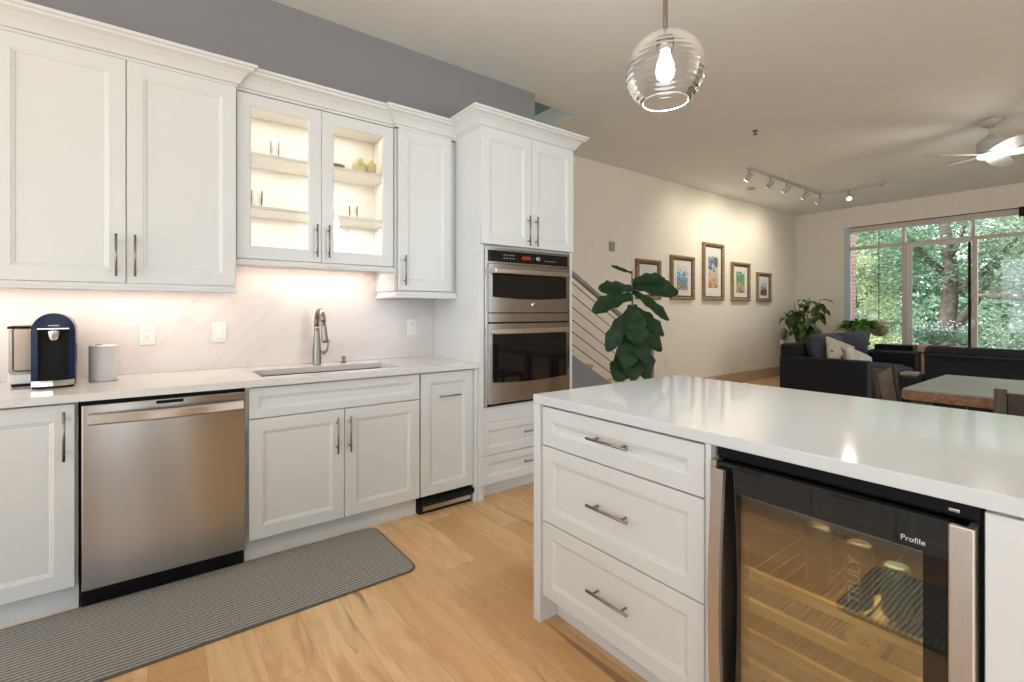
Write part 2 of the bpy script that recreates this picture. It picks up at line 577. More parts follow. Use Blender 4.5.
def thing(name, label, cat, loc=(0, 0, 0), group=None):
    o = D.objects.new(name, None)
    COL.objects.link(o)
    o.empty_display_size = 0.1
    o.location = loc
    WL[o.name] = Vector(loc)
    return tag(o, label, cat, group)
def struct(name, mb, mats, parent=None):
    o = build(name, mb, mats, parent)
    if parent is None: o['kind'] = 'structure'
    return o
def place(o, loc, rz=0.0):
    """move a thing built round the origin"""
    o.location = loc
    o.rotation_euler = (0, 0, rz)
def copy_tree(o, parent=None):
    c = o.copy(); COL.objects.link(c); c.parent = parent
    WL[c.name] = WL.get(o.name, Vector((0, 0, 0)))
    for ch in list(o.children): copy_tree(ch, c)
    return c

# shaker front: local u (width), v (height), n outward
FR = {
    '-y': lambda u, v, n, p: Vector((u, p - n, v)),
    '-x': lambda u, v, n, p: Vector((p - n, u, v)),
    '+x': lambda u, v, n, p: Vector((p + n, u, v)),
}
def front(mb, u0, u1, v0, v1, plane, facing='-y', rail=0.06, t=0.02, hole=False, depth=0.009):
    """plane = position of the front face"""
    f = FR[facing]
    bm = mb.bm
    def ring(a, n):
        return [bm.verts.new(f(u, v, n, plane)) for u, v in ((u0 + a, v0 + a), (u1 - a, v0 + a), (u1 - a, v1 - a), (u0 + a, v1 - a))]
    e = 0.0018
    rs = [ring(0, -t), ring(0, -e), ring(e, 0), ring(rail, 0), ring(rail + 0.004, -0.0025), ring(rail + 0.012, -depth * 0.55), ring(rail + 0.016, -depth)]
    if hole:
        rs = rs[:4] + [ring(rail + 0.006, -0.004), ring(rail + 0.006, -t)]
    fs = []
    for a, b in zip(rs, rs[1:]):
        for k in range(4):
            fs.append(bm.faces.new((a[k], a[(k + 1) % 4], b[(k + 1) % 4], b[k])))
    if hole:
        a, b = rs[-1], rs[0]
        for k in range(4):
            fs.append(bm.faces.new((a[k], a[(k + 1) % 4], b[(k + 1) % 4], b[k])))
    else:
        fs.append(bm.faces.new(rs[-1])); fs.append(bm.faces.new(list(reversed(rs[0]))))
    bmesh.ops.recalc_face_normals(bm, faces=fs)
    return mb
def pull(u0, u1, v0, v1, plane, facing='-y', off=0.032, r=0.0052):
    """bar pull from (u0,v0) to (u1,v1) standing off the front"""
    f = FR[facing]
    mb = MB()
    a, b = Vector((u0, v0)), Vector((u1, v1))
    mb.cyl(f(a.x, a.y, off, plane), f(b.x, b.y, off, plane), r, n=12)
    for k in (0.16, 0.84):
        p = a.lerp(b, k)
        mb.cyl(f(p.x, p.y, 0.0, plane), f(p.x, p.y, off, plane), r * 0.8, n=10)
    return mb
def door(parent, u0, u1, v0, v1, plane, facing='-y', handle=None, rail=0.06, name='door', hole=False):
    d = build(name, front(MB(), u0, u1, v0, v1, plane, facing, rail, hole=hole), M['paint'], parent)
    if handle:
        build('handle', pull(*handle, plane, facing), M['nickel'], d)
    return d

# ------------------------------------------------------------------ the shell
CZ = 3.19
YW = 3.295    # kitchen wall face
YL = 4.30     # living room wall face
XW = 10.5     # window wall face
struct('floor', MB().box(-4.5, XW, -5.5, YL, -0.1, 0), M['floor'])
c = MB()
c.box(-4.5, XW + 0.15, -5.5, 3.42, CZ, CZ + 0.2)
c.box(3.38, XW + 0.15, 3.42, YL + 0.12, CZ, CZ + 0.2)
struct('ceiling', c, M['ceil'])
struct('wall_kitchen', MB().box(-4.5, 2.75, YW, 3.42, 0, CZ), M['wall_grey'])
struct('wall_living', MB().box(-1.0, XW + 0.15, YL, YL + 0.12, 0, CZ), M['wall'])
c = MB()
c.box(-1.0, 3.38, YL, YL + 0.12, CZ, 5.2)
c.box(3.38, 3.5, 3.42, YL + 0.12, CZ + 0.2, 5.2)
c.box(-1.0, 3.38, 3.30, 3.42, CZ + 0.2, 5.2)
c.box(-1.0, 3.5, 3.30, YL + 0.12, 5.2, 5.3)
c.box(-1.12, -1.0, 3.30, YL + 0.12, 0, 5.2)
struct('wall_stairwell', c, M['wall_teal'])
WZ = 2.82
c = MB()
c.box(XW, XW + 0.15, 3.44, YL, 0, CZ)
c.box(XW, XW + 0.15, -0.9, 3.44, WZ, CZ)
c.box(XW, XW + 0.15, -5.5, -0.9, 0, CZ)
struct('wall_window', c, M['wall'])
struct('wall_added_piers', MB().box(-1.6, -0.62, -3.6, -3.48, 0, CZ).box(-0.08, 0.20, -3.6, -3.48, 0, CZ).box(0.40, 2.2, -3.6, -3.48, 0, CZ), M['tanpier'])  # unseen piers, added with gaps to streak reflections in the dishwasher steel
struct('wall_right', MB().box(6.0, XW + 0.15, -3.6, -3.48, 0, CZ), M['wall'])
struct('baseboard_living', MB().box(4.8, XW, YL - 0.018, YL, 0, 0.19, 0.004), M['basewood'])
struct('baseboard_window', MB().box(XW - 0.018, XW, 3.44, YL - 0.018, 0, 0.19, 0.004), M['basewood'])

# sloping half wall of the stair, steps behind it
def hz(x): return 0.819 - 0.59 * (x - 3.353)
c = MB()
c.prism([(2.76, 3.43, 0), (4.74, 3.43, 0), (2.76, 3.43, hz(2.76))], (0, 0.08, 0))
struct('wall_stair', c, M['wall_grey'])
c = MB()
for k in range(9):
    x1 = 4.62 - 0.3 * k
    c.box(x1 - 0.3, x1, 3.52, YL - 0.01, 0, 0.172 * (k + 1) * 1.0)
    c.box(x1 - 0.3, x1 + 0.02, 3.515, YL - 0.01, 0.172 * (k + 1) - 0.03, 0.172 * (k + 1) + 0.003, 0.004)
light('added_stairwell_fill', 'POINT', (1.9, 3.86, 4.7), 16, (1.0, 0.96, 0.9), 0.1)  # added fill light, no lamp seen here; brightens the teal stairwell
tag(build('staircase', c, M['floor']), 'wooden stair flight climbing behind the sloping grey half wall', 'stairs')
st = thing('stair_railing', 'slanted steel cable railing on the grey half wall beside the oven cabinet', 'railing', (3.7, 3.47, 0))
hr = MB()
def rz(x): return 1.653 - 0.578 * (x - 3.353)
hr.prism([(2.77, 3.445, rz(2.77) - 0.028), (4.68, 3.445, rz(4.68) - 0.028), (4.68, 3.445, rz(4.68) + 0.012), (2.77, 3.445, rz(2.77) + 0.012)], (0, 0.05, 0))
build('handrail', hr, M['railing'], st)
for off in (0.10, 0.22, 0.345, 0.47, 0.59, 0.715):
    build('cable', MB().cyl((2.77, 3.47, rz(2.77) - off), (4.66, 3.47, rz(4.66) - off), 0.005, n=8), M['cable'], st)
for x in (2.80, 4.66):
    build('post', MB().box(x - 0.02, x + 0.02, 3.45, 3.49, max(0, hz(x)), rz(x) - 0.02, 0.003), M['railing'], st)

# ------------------------------------------------------------------ window wall glazing
win = D.objects.new('window_1', None); COL.objects.link(win); win.location = (XW, 1.3, 0); WL['window_1'] = Vector(win.location); win['kind'] = 'structure'
W0, W1 = XW + 0.02, XW + 0.10
c = MB()
c.box(W0, W1, 3.37, 3.44, 0, WZ, 0.003)
c.box(W0 - 0.01, W1, -0.9, 3.44, WZ - 0.10, WZ, 0.003)      # shade cassette band
c.box(W0, W1, -0.9, 3.37, 2.40, 2.455, 0.003)           # transom
c.box(W0, W1, -0.9, 3.37, 0, 0.08)
for y, w in ((2.565, 0.055), (1.675, 0.045), (0.75, 0.06), (-0.15, 0.06)):
    c.box(W0 - 0.005, W1, y - w, y + w * 0.35, 0.08, 2.44, 0.003)
    c.box(W0, W1, y - 0.02, y + 0.02, 2.44, WZ - 0.09)
c.box(W0 + 0.01, W1, 2.5, 3.37, 1.02, 1.06)
struct('window_frame', c, M['trimpink'], win)
struct('shade_edge', MB().box(W0 - 0.03, W0 + 0.02, -0.9, 3.43, WZ - 0.012, WZ - 0.001), M['black'], win)
c = MB()
c.box(W0 + 0.03, W0 + 0.04, 2.5, 3.37, 1.06, 2.41)
c.box(W0 + 0.03, W0 + 0.04, 2.5, 3.37, 0.08, 1.02)
for a, b in ((1.70, 2.45), (0.77, 1.62), (-0.13, 0.69), (-0.9, -0.2)):
    c.box(W0 + 0.03, W0 + 0.04, a, b, 0.08, 2.41)
c.box(W0 + 0.03, W0 + 0.04, -0.9, 3.37, 2.455, WZ - 0.10)
struct('window_pane', c, M['glass'], win)
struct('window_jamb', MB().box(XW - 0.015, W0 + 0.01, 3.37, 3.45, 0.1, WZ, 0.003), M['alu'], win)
dr = MB()
dr.box(W0 - 0.03, W0 - 0.006, 1.70, 2.50, 2.36, 2.42, 0.003); dr.box(W0 - 0.03, W0 - 0.006, 2.44, 2.50, 0.08, 2.36, 0.003); dr.box(W0 - 0.03, W0 - 0.006, 1.70, 2.44, 0.08, 0.16, 0.003)
struct('door_frame', dr, M['trimwhite'], win)
struct('door_stile', MB().box(W0 - 0.028, W0 - 0.004, 1.70, 1.732, 0.16, 2.36), M['black'], win)
struct('door_latch', MB().box(W0 - 0.05, W0 - 0.008, 1.655, 1.69, 1.02, 1.12, 0.006), M['white'], win)
struct('trim_1', MB().box(XW + 0.16, XW + 0.42, 3.40, 3.62, -0.02, 3.3), M['brick'])

# ------------------------------------------------------------------ outside: deck, lawn, trees
struct('balcony_deck', MB().box(XW + 0.15, XW + 1.9, -5.5, 4.6, -0.12, -0.02), M['deck'])
struct('ground', MB().box(-30, 60, -40, 50, -0.9, -0.8), M['ground'])

def tree(label, loc, trunk_h, crown, n, size, mat, lean=(0, 0), trunk_r=0.16, branches=(), seed=1):
    rnd = random.Random(seed)
    t = thing('tree', label, 'tree', loc, 'trees outside the window')
    X0, Y0, Z0 = loc
    tb = MB()
    pts, rs = [], []
    for k in range(7):
        f = k / 6
        pts.append((X0 + lean[0] * f + 0.05 * math.sin(k * 2.1), Y0 + lean[1] * f + 0.06 * math.sin(k * 1.3), Z0 + trunk_h * f))
        rs.append(trunk_r * (1 - 0.55 * f))
    tb.tube(pts, rs, 10)
    for (h, dx, dy, dz, r) in branches:
        f = h / trunk_h
        b = Vector((X0 + lean[0] * f, Y0 + lean[1] * f, Z0 + h))
        tb.tube([b, b + Vector((dx * 0.4, dy * 0.4, dz * 0.3)), b + Vector((dx * 0.7, dy * 0.75, dz * 0.7)), b + Vector((dx, dy, dz))], [r, r * 0.8, r * 0.55, r * 0.25], 8)
    build('trunk', tb, M['bark'], t)
    cb = MB()
    bm = cb.bm
    for (cx, cy, cz, rx, ry, rz_, w) in crown:
        m = int(n * w * 1.7)
        # clumps of leaves so that the crown shows lumps and gaps
        k = max(3, m // 45)
        for i in range(k):
            u = Vector((rnd.gauss(0, 1), rnd.gauss(0, 1), rnd.gauss(0, 1))).normalized() * (rnd.random() ** 0.45)
            cc = Vector((X0 + cx + u.x * rx, Y0 + cy + u.y * ry, Z0 + cz + u.z * rz_))
            cr = size * rnd.uniform(2.0, 4.2)
            for j in range(45):
                p = cc + Vector((rnd.gauss(0, 1), rnd.gauss(0, 1), rnd.gauss(0, 0.7))) * cr * 0.55
                a = Vector((rnd.uniform(-1, 1), rnd.uniform(-1, 1), rnd.uniform(-0.7, 0.4))).normalized() * size * rnd.uniform(0.6, 1.2)
                b = a.cross(Vector((rnd.uniform(-.5, .5), rnd.uniform(-.5, .5), 1))).normalized() * size * 0.28
                f = bm.faces.new([bm.verts.new(p), bm.verts.new(p + a * 0.5 + b), bm.verts.new(p + a), bm.verts.new(p + a * 0.5 - b)])
    build('crown', cb, mat, t)
    return t
GZ = -0.8
tree('tall tree with a thick forked grey trunk seen through the middle glass door', (15.2, 2.85, GZ), 4.6,
     [(0.3, 0.3, 4.6, 2.0, 1.9, 1.5, .5), (0, -0.9, 3.0, 1.0, 1.0, 0.8, .15), (0.2, 0.9, 3.2, 0.9, 0.8, 0.9, .15)], 7500, 0.10, M['tree2'],
     (0.1, 0.05), 0.22, [(2.4, 0.2, -1.3, 1.5, 0.09), (1.5, 0.0, -1.0, 2.0, 0.11), (2.9, 0.2, 1.0, 1.5, 0.08), (3.2, -0.5, -0.6, 1.6, 0.06)], 3)
tree('yellow-green leafy tree filling the leftmost window pane', (15.0, 5.0, GZ), 3.6,
     [(0, 0, 2.6, 1.3, 1.3, 1.6, .6), (0, -0.6, 1.0, 0.9, 1.0, 0.7, .25)], 8000, 0.085, M['tree1'], (0.2, -0.3), 0.1,
     [(2.0, 0.1, -0.9, 1.6, 0.05), (1.4, -0.1, -0.8, -0.3, 0.05)], 5)
tree('blue-green tree with a thin arching branch in the right-hand door pane', (14.2, 0.35, GZ), 4.0,
     [(0.2, 0.6, 4.1, 1.4, 1.5, 0.9, .35), (0.4, 0.7, 1.6, 1.0, 1.2, 1.1, .45), (0, 0.9, 2.7, 0.5, 0.6, 0.5, .08)], 7500, 0.09, M['tree3'], (0.1, 0.1), 0.12,
     [(2.3, 0.0, 1.9, 0.1, 0.13), (2.8, 0.0, 1.6, -0.35, 0.04)], 9)
tree('broad distant tree behind the forked trunk, mid green', (22.0, 5.2, GZ), 5.5,
     [(0, 0, 4.6, 3.2, 3.2, 2.9, .75), (0, -2, 2.0, 2.5, 2.5, 1.5, .3)], 9000, 0.19, M['tree2'], (0, 0), 0.25, [], 12)
tree('pale distant tree high behind the leftmost pane', (23.5, 9.3, GZ), 6.0,
     [(0, 0, 4.8, 3.0, 3.0, 2.7, .8), (0, 0, 2.0, 2.5, 2.5, 1.4, .3)], 8000, 0.19, M['tree3'], (0, 0), 0.25, [], 14)
tree('dim distant tree behind the right-hand door pane', (22.0, 0.3, GZ), 5.0,
     [(0, 0, 4.2, 3.0, 3.2, 2.6, .8), (0, 0, 1.6, 2.5, 3.0, 1.4, .35)], 9000, 0.19, M['tree1'], (0, 0), 0.25, [], 16)
tree('blue-green bushy tree at the far right beyond the glass', (18.5, -3.2, GZ), 5.0,
     [(0, 0, 3.6, 2.4, 2.8, 2.6, .8), (0, 0, 1.6, 2.0, 2.5, 1.0, .3)], 4500, 0.2, M['tree3'], (0, 0), 0.2, [], 18)
tree('broad pale tree at the back, behind all the others', (30.0, 8.0, GZ), 7.0,
     [(0, 2, 3.4, 3.0, 8.5, 3.0, 1.0), (0, -6, 3.0, 3.0, 6.0, 2.6, .6)], 4500, 0.42, M['tree3'], (0, 0), 0.3, [], 41)
def bushy(name, label, loc, rx, ry, rz_, n, size, mat, seed, cat='bush'):
    rnd = random.Random(seed)
    cb = MB(); bm = cb.bm
    for i in range(n):
        u = Vector((rnd.gauss(0, 1), rnd.gauss(0, 1), rnd.gauss(0, 1))).normalized() * (rnd.random() ** 0.4)
        p = Vector((loc[0] + u.x * rx, loc[1] + u.y * ry, loc[2] + u.z * rz_))
        a = Vector((rnd.uniform(-1, 1), rnd.uniform(-1, 1), rnd.uniform(-.6, .6))).normalized() * size * rnd.uniform(.6, 1.2)
        b = a.orthogonal().normalized() * size * 0.3
        bm.faces.new([bm.verts.new(p), bm.verts.new(p + a * .5 + b), bm.verts.new(p + a), bm.verts.new(p + a * .5 - b)])
    return cb
tag(build('hedge', bushy('h', '', (19, 4, 0.3), 2.0, 9.0, 1.5, 9000, 0.2, None, 21), M['tree2']), 'long low green hedge beyond the balcony under the trees', 'hedge', kind='stuff')

# balcony planters
t = thing('flower_planter', 'terracotta planter of white flowers on the balcony behind the glass door', 'planter', (11.6, 2.35, -0.02))
build('pot', MB().box(11.45, 11.75, 1.95, 2.75, -0.02, 0.62, 0.02), M['terracotta'], t)
build('foliage', bushy('', '', (11.6, 2.35, 0.80), 0.16, 0.45, 0.2, 700, 0.06, None, 30), M['tree2'], t)
build('flowers', bushy('', '', (11.6, 2.25, 0.92), 0.16, 0.42, 0.16, 160, 0.05, None, 31), M['flower'], t)['kind'] = 'stuff'
t = thing('hanging_basket', 'round coir basket hanging outside the leftmost pane', 'basket', (11.35, 3.15, 0.78))
build('basket', MB().lathe([(0, 0.76), (0.09, 0.78), (0.15, 0.86), (0.17, 0.96), (0.15, 0.955), (0, 0.93)], (11.35, 3.15, 0), 20), M['basket'], t)
build('foliage', bushy('', '', (11.35, 3.15, 1.03), 0.17, 0.17, 0.09, 260, 0.06, None, 33), M['tree1'], t)
build('hanger', MB().cyl((11.35, 3.15, 0.95), (11.35, 3.15, 3.1), 0.008, n=6), M['black'], t)
t = thing('balcony_planter', 'tall teal glazed planter on the balcony left of the hanging basket', 'planter', (11.2, 3.45, -0.02))
build('pot', MB().box(11.05, 11.35, 3.30, 3.52, -0.02, 0.98, 0.02), M['tealpot'], t)
build('foliage', bushy('', '', (11.2, 3.42, 1.06), 0.14, 0.13, 0.1, 200, 0.06, None, 36), M['tree3'], t)

# ------------------------------------------------------------------ upper cabinets
CROWN = lambda zb: [(0, zb), (0.004, zb), (0.006, zb + 0.012), (0.016, zb + 0.016), (0.022, zb + 0.03), (0.034, zb + 0.05), (0.054, zb + 0.07),
                    (0.074, zb + 0.08), (0.078, zb + 0.09), (0.088, zb + 0.094), (0.09, zb + 0.108), (0, zb + 0.108)]
RAILP = lambda zb, zt: [(-0.02, zb), (0.0, zb), (0.010, zb + 0.004), (0.010, zb + (zt - zb) * 0.35), (0.002, zb + (zt - zb) * 0.6), (0.002, zt), (-0.02, zt)]
DT = 2.444
# left pair
t = thing('wall_cabinet', 'tall white two-door wall cabinet above the coffee machine', 'wall cabinet', (-0.2, 3.1, 1.35))
build('body', MB().box(-0.99, 0.377, 2.965, YW - 0.012, 1.384, DT), M['paint'], t)
def vdoor(t, u0, u1, v0, v1, plane, hu, h0, h1, **kw):
    d = build('door', front(MB(), u0, u1, v0, v1, plane, '-y', kw.get('rail', 0.062), hole=kw.get('hole', False)), M['paint'], t)
    if hu is not None:
        build('handle', pull(hu, hu, h0, h1, plane), M['nickel'], d)
    return d
vdoor(t, -0.5300, -0.0835, 1.384, DT, 2.93, -0.118, 1.413, 1.611)
vdoor(t, -0.0800, 0.375, 1.384, DT, 2.93, -0.048, 1.414, 1.612)
build('crown_moulding', MB().sweep([(-0.99, 2.948), (0.378, 2.948), (0.378, 3.28)], CROWN(DT + 0.0065)), M['paint'], t)
build('light_rail', MB().sweep([(-0.99, 2.93), (0.376, 2.93)], RAILP(1.346, 1.3795)), M['paint'], t)
build('light_strip', MB().box(-0.9, 0.33, 3.13, 3.16, 1.372, 1.383), M['ledglow'], t)
# glass pair
t = thing('glass_wall_cabinet', 'white wall cabinet with two lit glass doors above the sink', 'wall cabinet', (0.83, 3.1, 1.51))
c = MB()
g0, g1, gb = 0.379, 1.281, 1.538
c.box(g0, g0 + 0.018, 2.981, YW - 0.012, gb, DT); c.box(g1 - 0.018, g1, 2.981, YW - 0.012, gb, DT)
c.box(g0, g1, 2.981, YW - 0.012, gb, gb + 0.018); c.box(g0, g1, 2.981, YW - 0.012, DT - 0.018, DT)
c.box(g0, g1, YW - 0.02, YW - 0.012, gb, DT)
build('body', c, M['carcass'], t)
for z in (1.842, 2.140):
    build('shelf', MB().box(g0 + 0.018, g1 - 0.018, 3.01, YW - 0.02, z - 0.02, z, 0.002), M['carcass'], t)
for (u0, u1, hu) in ((0.381, 0.8215, 0.792), (0.8245, 1.274, 0.860)):
    d = vdoor(t, u0, u1, 1.539, DT - 0.004, 2.96, hu, 1.566, 1.76, rail=0.064, hole=True)
    build('glass_pane', MB().box(u0 + 0.062, u1 - 0.062, 2.970, 2.974, 1.539 + 0.062, DT - 0.066), M['glass'], d)
build('crown_moulding', MB().sweep([(0.379, 2.978), (1.283, 2.978)], CROWN(DT + 0.0065)), M['paint'], t)
build('light_rail', MB().sweep([(0.379, 2.965), (1.281, 2.965)], RAILP(1.500, 1.533)), M['paint'], t)
build('light_strip', MB().box(0.45, 1.22, 3.15, 3.18, 1.526, 1.537), M['ledglow'], t)
for z in (2.424, 2.118, 1.820):
    light('cabinet_led', 'AREA', (0.83, 3.10, z - 0.004), 1.7, (1.0, 0.88, 0.74), 0.8, 0.12)
# narrow
t = thing('narrow_wall_cabinet', 'narrow white single-door wall cabinet beside the tall oven cabinet', 'wall cabinet', (1.5, 3.1, 1.34))
build('body', MB().box(1.283, 1.733, 2.965, YW - 0.012, 1.384, DT), M['paint'], t)
vdoor(t, 1.300, 1.690, 1.386, DT, 2.93, 1.335, 1.418, 1.614)
build('crown_moulding', MB().sweep([(1.284, 3.28), (1.284, 2.948), (1.734, 2.948)], CROWN(DT + 0.0065)), M['paint'], t)
build('light_rail', MB().sweep([(1.286, 3.27), (1.286, 2.94), (1.734, 2.94)], RAILP(1.336, 1.3795)), M['paint'], t)
# tall oven cabinet
t = thing('oven_cabinet', 'tall white cabinet housing the double wall oven', 'cabinet', (2.16, 2.97, 0))
c = MB()
TX0, TX1 = 1.736, 2.585
c.box(TX0, TX0 + 0.0385, 2.652, YW - 0.002, 0, 2.462); c.box(TX1 - 0.03, TX1, 2.652, YW - 0.002, 0.0, 2.462)
c.box(TX0 + 0.03, TX1 - 0.03, YW - 0.02, YW - 0.002, 0.1, 2.462)
c.box(TX0 + 0.03, TX1 - 0.03, 2.675, YW - 0.02, 1.684, 2.462)
c.box(TX0 + 0.03, TX1 - 0.03, 2.655, YW - 0.02, 0.505, 0.609)
c.box(TX0 + 0.03, TX1 - 0.03, 2.67, YW - 0.02, 0.10, 0.505)
build('body', c, M['paint'], t)
vdoor(t, 1.746, 2.164, 1.697, 2.459, 2.63, 2.130, 1.708, 1.918)
vdoor(t, 2.168, 2.580, 1.697, 2.459, 2.63, 2.199, 1.708, 1.918)
for (v0, v1) in ((0.293, 0.508), (0.100, 0.289)):
    d = build('drawer', front(MB(), 1.742, 2.578, v0, v1, 2.632, '-y', 0.05), M['paint'], t)
    vc = v0 + (v1 - v0) * 0.56
    build('handle', pull(2.08, 2.26, vc, vc, 2.632), M['nickel'], d)
build('toe_kick', MB().box(TX0 + 0.03, TX1 - 0.03, 2.71, 2.725, 0, 0.1), M['paint'], t)
build('crown_moulding', MB().sweep([(1.737, 3.28), (1.737, 2.65), (2.586, 2.65), (2.586, 3.28)], CROWN(2.463)), M['paint'], t)

# under-cabinet strips light the splash
UC = (1.0, 0.76, 0.62)
light('undercabinet_light', 'AREA', (-0.28, 3.14, 1.366), 2.7, UC, 1.2, 0.03)
light('undercabinet_light', 'AREA', (0.83, 3.16, 1.520), 2.0, UC, 0.8, 0.03)

# glassware behind the glass doors
def tumbler(label, x, y, z, r, h, mat, group=None):
    o = build('tumbler', MB().lathe([(0, 0.001), (r * 0.85, 0.001), (r, h), (r * 0.93, h), (r * 0.8, 0.008), (0, 0.008)], (x, y, z), 16), mat)
    return tag(o, label, 'glass', group)
tumbler('patterned tumbler alone on the lower shelf behind the left glass door', 0.50, 3.10, 1.843, 0.034, 0.10, M['thinglass'])
tumbler('small tumbler on the lower shelf behind the right glass door', 1.06, 3.10, 1.843, 0.03, 0.085, M['thinglass'])
tumbler('clear tall glass on the top shelf behind the left glass door', 0.60, 3.12, 2.141, 0.026, 0.11, M['thinglass'])
tag(build('bowl', MB().lathe([(0, 0.001), (0.03, 0.001), (0.055, 0.03), (0.05, 0.03), (0.027, 0.008), (0, 0.008)], (0.95, 3.1, 2.141), 18), M['brownware']), 'small dark bowl on the top shelf behind the right glass door', 'bowl')
tag(build('amber_jar', MB().lathe([(0, 0.001), (0.04, 0.001), (0.045, 0.06), (0.025, 0.085), (0.025, 0.10), (0, 0.10)], (1.10, 3.1, 2.141), 18), M['amberglass']), 'yellow jar on the top shelf, left one of the two', 'jar')
tag(build('amber_jar', MB().lathe([(0, 0.001), (0.035, 0.001), (0.04, 0.08), (0.02, 0.10), (0.02, 0.115), (0, 0.115)], (1.18, 3.12, 2.141), 18), M['amberglass']), 'taller yellow jar on the top shelf, right one of the two', 'jar')
tag(build('plate_stack', MB().lathe([(0, 0.001), (0.06, 0.001), (0.10, 0.03), (0.10, 0.036), (0, 0.02)], (1.04, 3.15, 1.557), 24), M['white']), 'white dish on the cabinet bottom behind the right glass door', 'dish')
tag(build('plate_stack', MB().lathe([(0, 0.001), (0.05, 0.001), (0.085, 0.05), (0.08, 0.05), (0, 0.02)], (0.62, 3.15, 1.557), 24), M['white']), 'white bowl on the cabinet bottom behind the left glass door', 'bowl')

# ------------------------------------------------------------------ backsplash, worktop, sink
tag(build('backsplash', MB().box(-0.99, 1.734, YW - 0.0115, YW - 0.001, 0.9125, 1.538), M['splash']), 'pale veined marble backsplash along the sink counter', 'backsplash')
SX0, SX1, SY0, SY1 = 0.468, 1.232, 2.755, 3.075
c = MB()
for a in ((-0.99, SX0, 2.632, YW - 0.012), (SX1, 1.734, 2.632, YW - 0.012), (SX0, SX1, 2.632, SY0), (SX0, SX1, SY1, YW - 0.012)):
    c.box(*a, 0.879, 0.9115)
bmesh.ops.remove_doubles(c.bm, verts=c.bm.verts, dist=1e-5)
tag(build('worktop', c, M['counter']), 'long white quartz worktop with undermount sink cutout', 'worktop')
c = MB()
b0 = 0.70
c.box(SX0 - 0.012, SX0, SY0 - 0.012, SY1 + 0.012, b0, 0.878); c.box(SX1, SX1 + 0.012, SY0 - 0.012, SY1 + 0.012, b0, 0.878)
c.box(SX0, SX1, SY0 - 0.012, SY0, b0, 0.878); c.box(SX0, SX1, SY1, SY1 + 0.012, b0, 0.878)
c.box(SX0 - 0.012, SX1 + 0.012, SY0 - 0.012, SY1 + 0.012, b0 - 0.012, b0)
t = thing('sink', 'stainless steel undermount sink below the faucet', 'sink', (0.85, 2.9, b0 - 0.012))
build('basin', c, M['sinksteel'], t)
build('drain', MB().lathe([(0, 0.004), (0.035, 0.004), (0.045, 0.0), (0.045, -0.001)], (0.85, 2.92, b0 + 0.001), 20), M['chrome'], t)
# faucet
t = thing('faucet', 'brushed nickel gooseneck faucet with pull-down spray behind the sink', 'faucet', (0.885, 3.19, 0.9115))
fx, fy = 0.858, 3.19
build('body', MB().lathe([(0, 0), (0.027, 0), (0.027, 0.006), (0.026, 0.012), (0.0265, 0.09), (0.022, 0.14), (0.0175, 0.20), (0.0165, 0.24), (0, 0.24)], (fx, fy, 0.9118), 24), M['nickel'], t)
pts = [(fx, fy, 1.14)]
for k in range(13):
    a = PI * k / 12
    pts.append((fx + 0.004 * k / 12, fy - 0.062 + 0.062 * math.cos(a), 1.185 + 0.068 * math.sin(a)))
build('spout', MB().tube(pts, 0.0165, 14), M['nickel'], t)
ex, ey = pts[-1][0], pts[-1][1]
build('spray_head', MB().tube([(ex, ey, 1.185), (ex + 0.002, ey - 0.004, 1.15), (ex + 0.006, ey - 0.012, 1.07), (ex + 0.006, ey - 0.013, 1.055)], [0.0165, 0.0165, 0.020, 0.018], 16), M['nickel'], t)
build('lever', MB().tube([(fx + 0.015, fy, 0.985), (fx + 0.045, fy, 0.985), (fx + 0.06, fy - 0.01, 1.0), (fx + 0.066, fy - 0.03, 1.07)], [0.013, 0.0125, 0.007, 0.005], 12), M['nickel'], t)
t = thing('soap_dispenser', 'small nickel soap pump right of the faucet', 'soap pump', (1.03, 3.2, 0.9115))
build('base', MB().lathe([(0, 0), (0.020, 0), (0.020, 0.004), (0.010, 0.010), (0.009, 0.022), (0.016, 0.028), (0.016, 0.040), (0, 0.043)], (1.03, 3.2, 0.9118), 18), M['nickel'], t)
build('spout', MB().tube([(1.03, 3.2, 0.945), (1.025, 3.17, 0.948), (1.024, 3.155, 0.936)], [0.006, 0.006, 0.005], 10), M['nickel'], t)

# ------------------------------------------------------------------ base cabinets
YB = 2.645   # front face of doors
def carcass(t, x0, x1, toe=True, z0=0.1):
    build('body', MB().box(x0, x1, YB + 0.036, YW - 0.012, z0, 0.8785 if t.get('full') else 0.878), M['paint'], t)
    if toe: build('toe_kick', MB().box(x0, x1, 2.72, 2.735, 0.0, z0), M['paint'], t)
YB = 2.665 - 0.0
t = thing('base_cabinet', 'white single-door base cabinet left of the dishwasher', 'base cabinet', (-0.5, 2.98, 0))
build('body', MB().box(-0.99, -0.232, YB + 0.036, YW - 0.012, 0.105, 0.8785), M['paint'], t)
build('toe_kick', MB().box(-0.99, -0.232, 2.72, 2.735, 0, 0.105), M['paint'], t)
vdoor(t, -0.69, -0.240, 0.116, 0.868, YB, -0.270, 0.642, 0.842)
t = thing('sink_cabinet', 'white base cabinet with false drawer front and two doors under the sink', 'base cabinet', (0.855, 2.98, 0))
c = MB()
c.box(0.384, 1.318, YB + 0.036, YW - 0.012, 0.105, 0.66)
c.box(0.384, 1.318, YB + 0.021, YB + 0.05, 0.66, 0.8785)
c.box(0.384, 0.402, YB + 0.05, YW - 0.012, 0.66, 0.8785); c.box(1.30, 1.318, YB + 0.05, YW - 0.012, 0.66, 0.8785)
build('body', c, M['paint'], t)
build('toe_kick', MB().box(0.384, 1.316, 2.72, 2.735, 0, 0.105), M['paint'], t)
build('drawer_front', front(MB(), 0.396, 1.315, 0.717, 0.868, YB, '-y', 0.042), M['paint'], t)
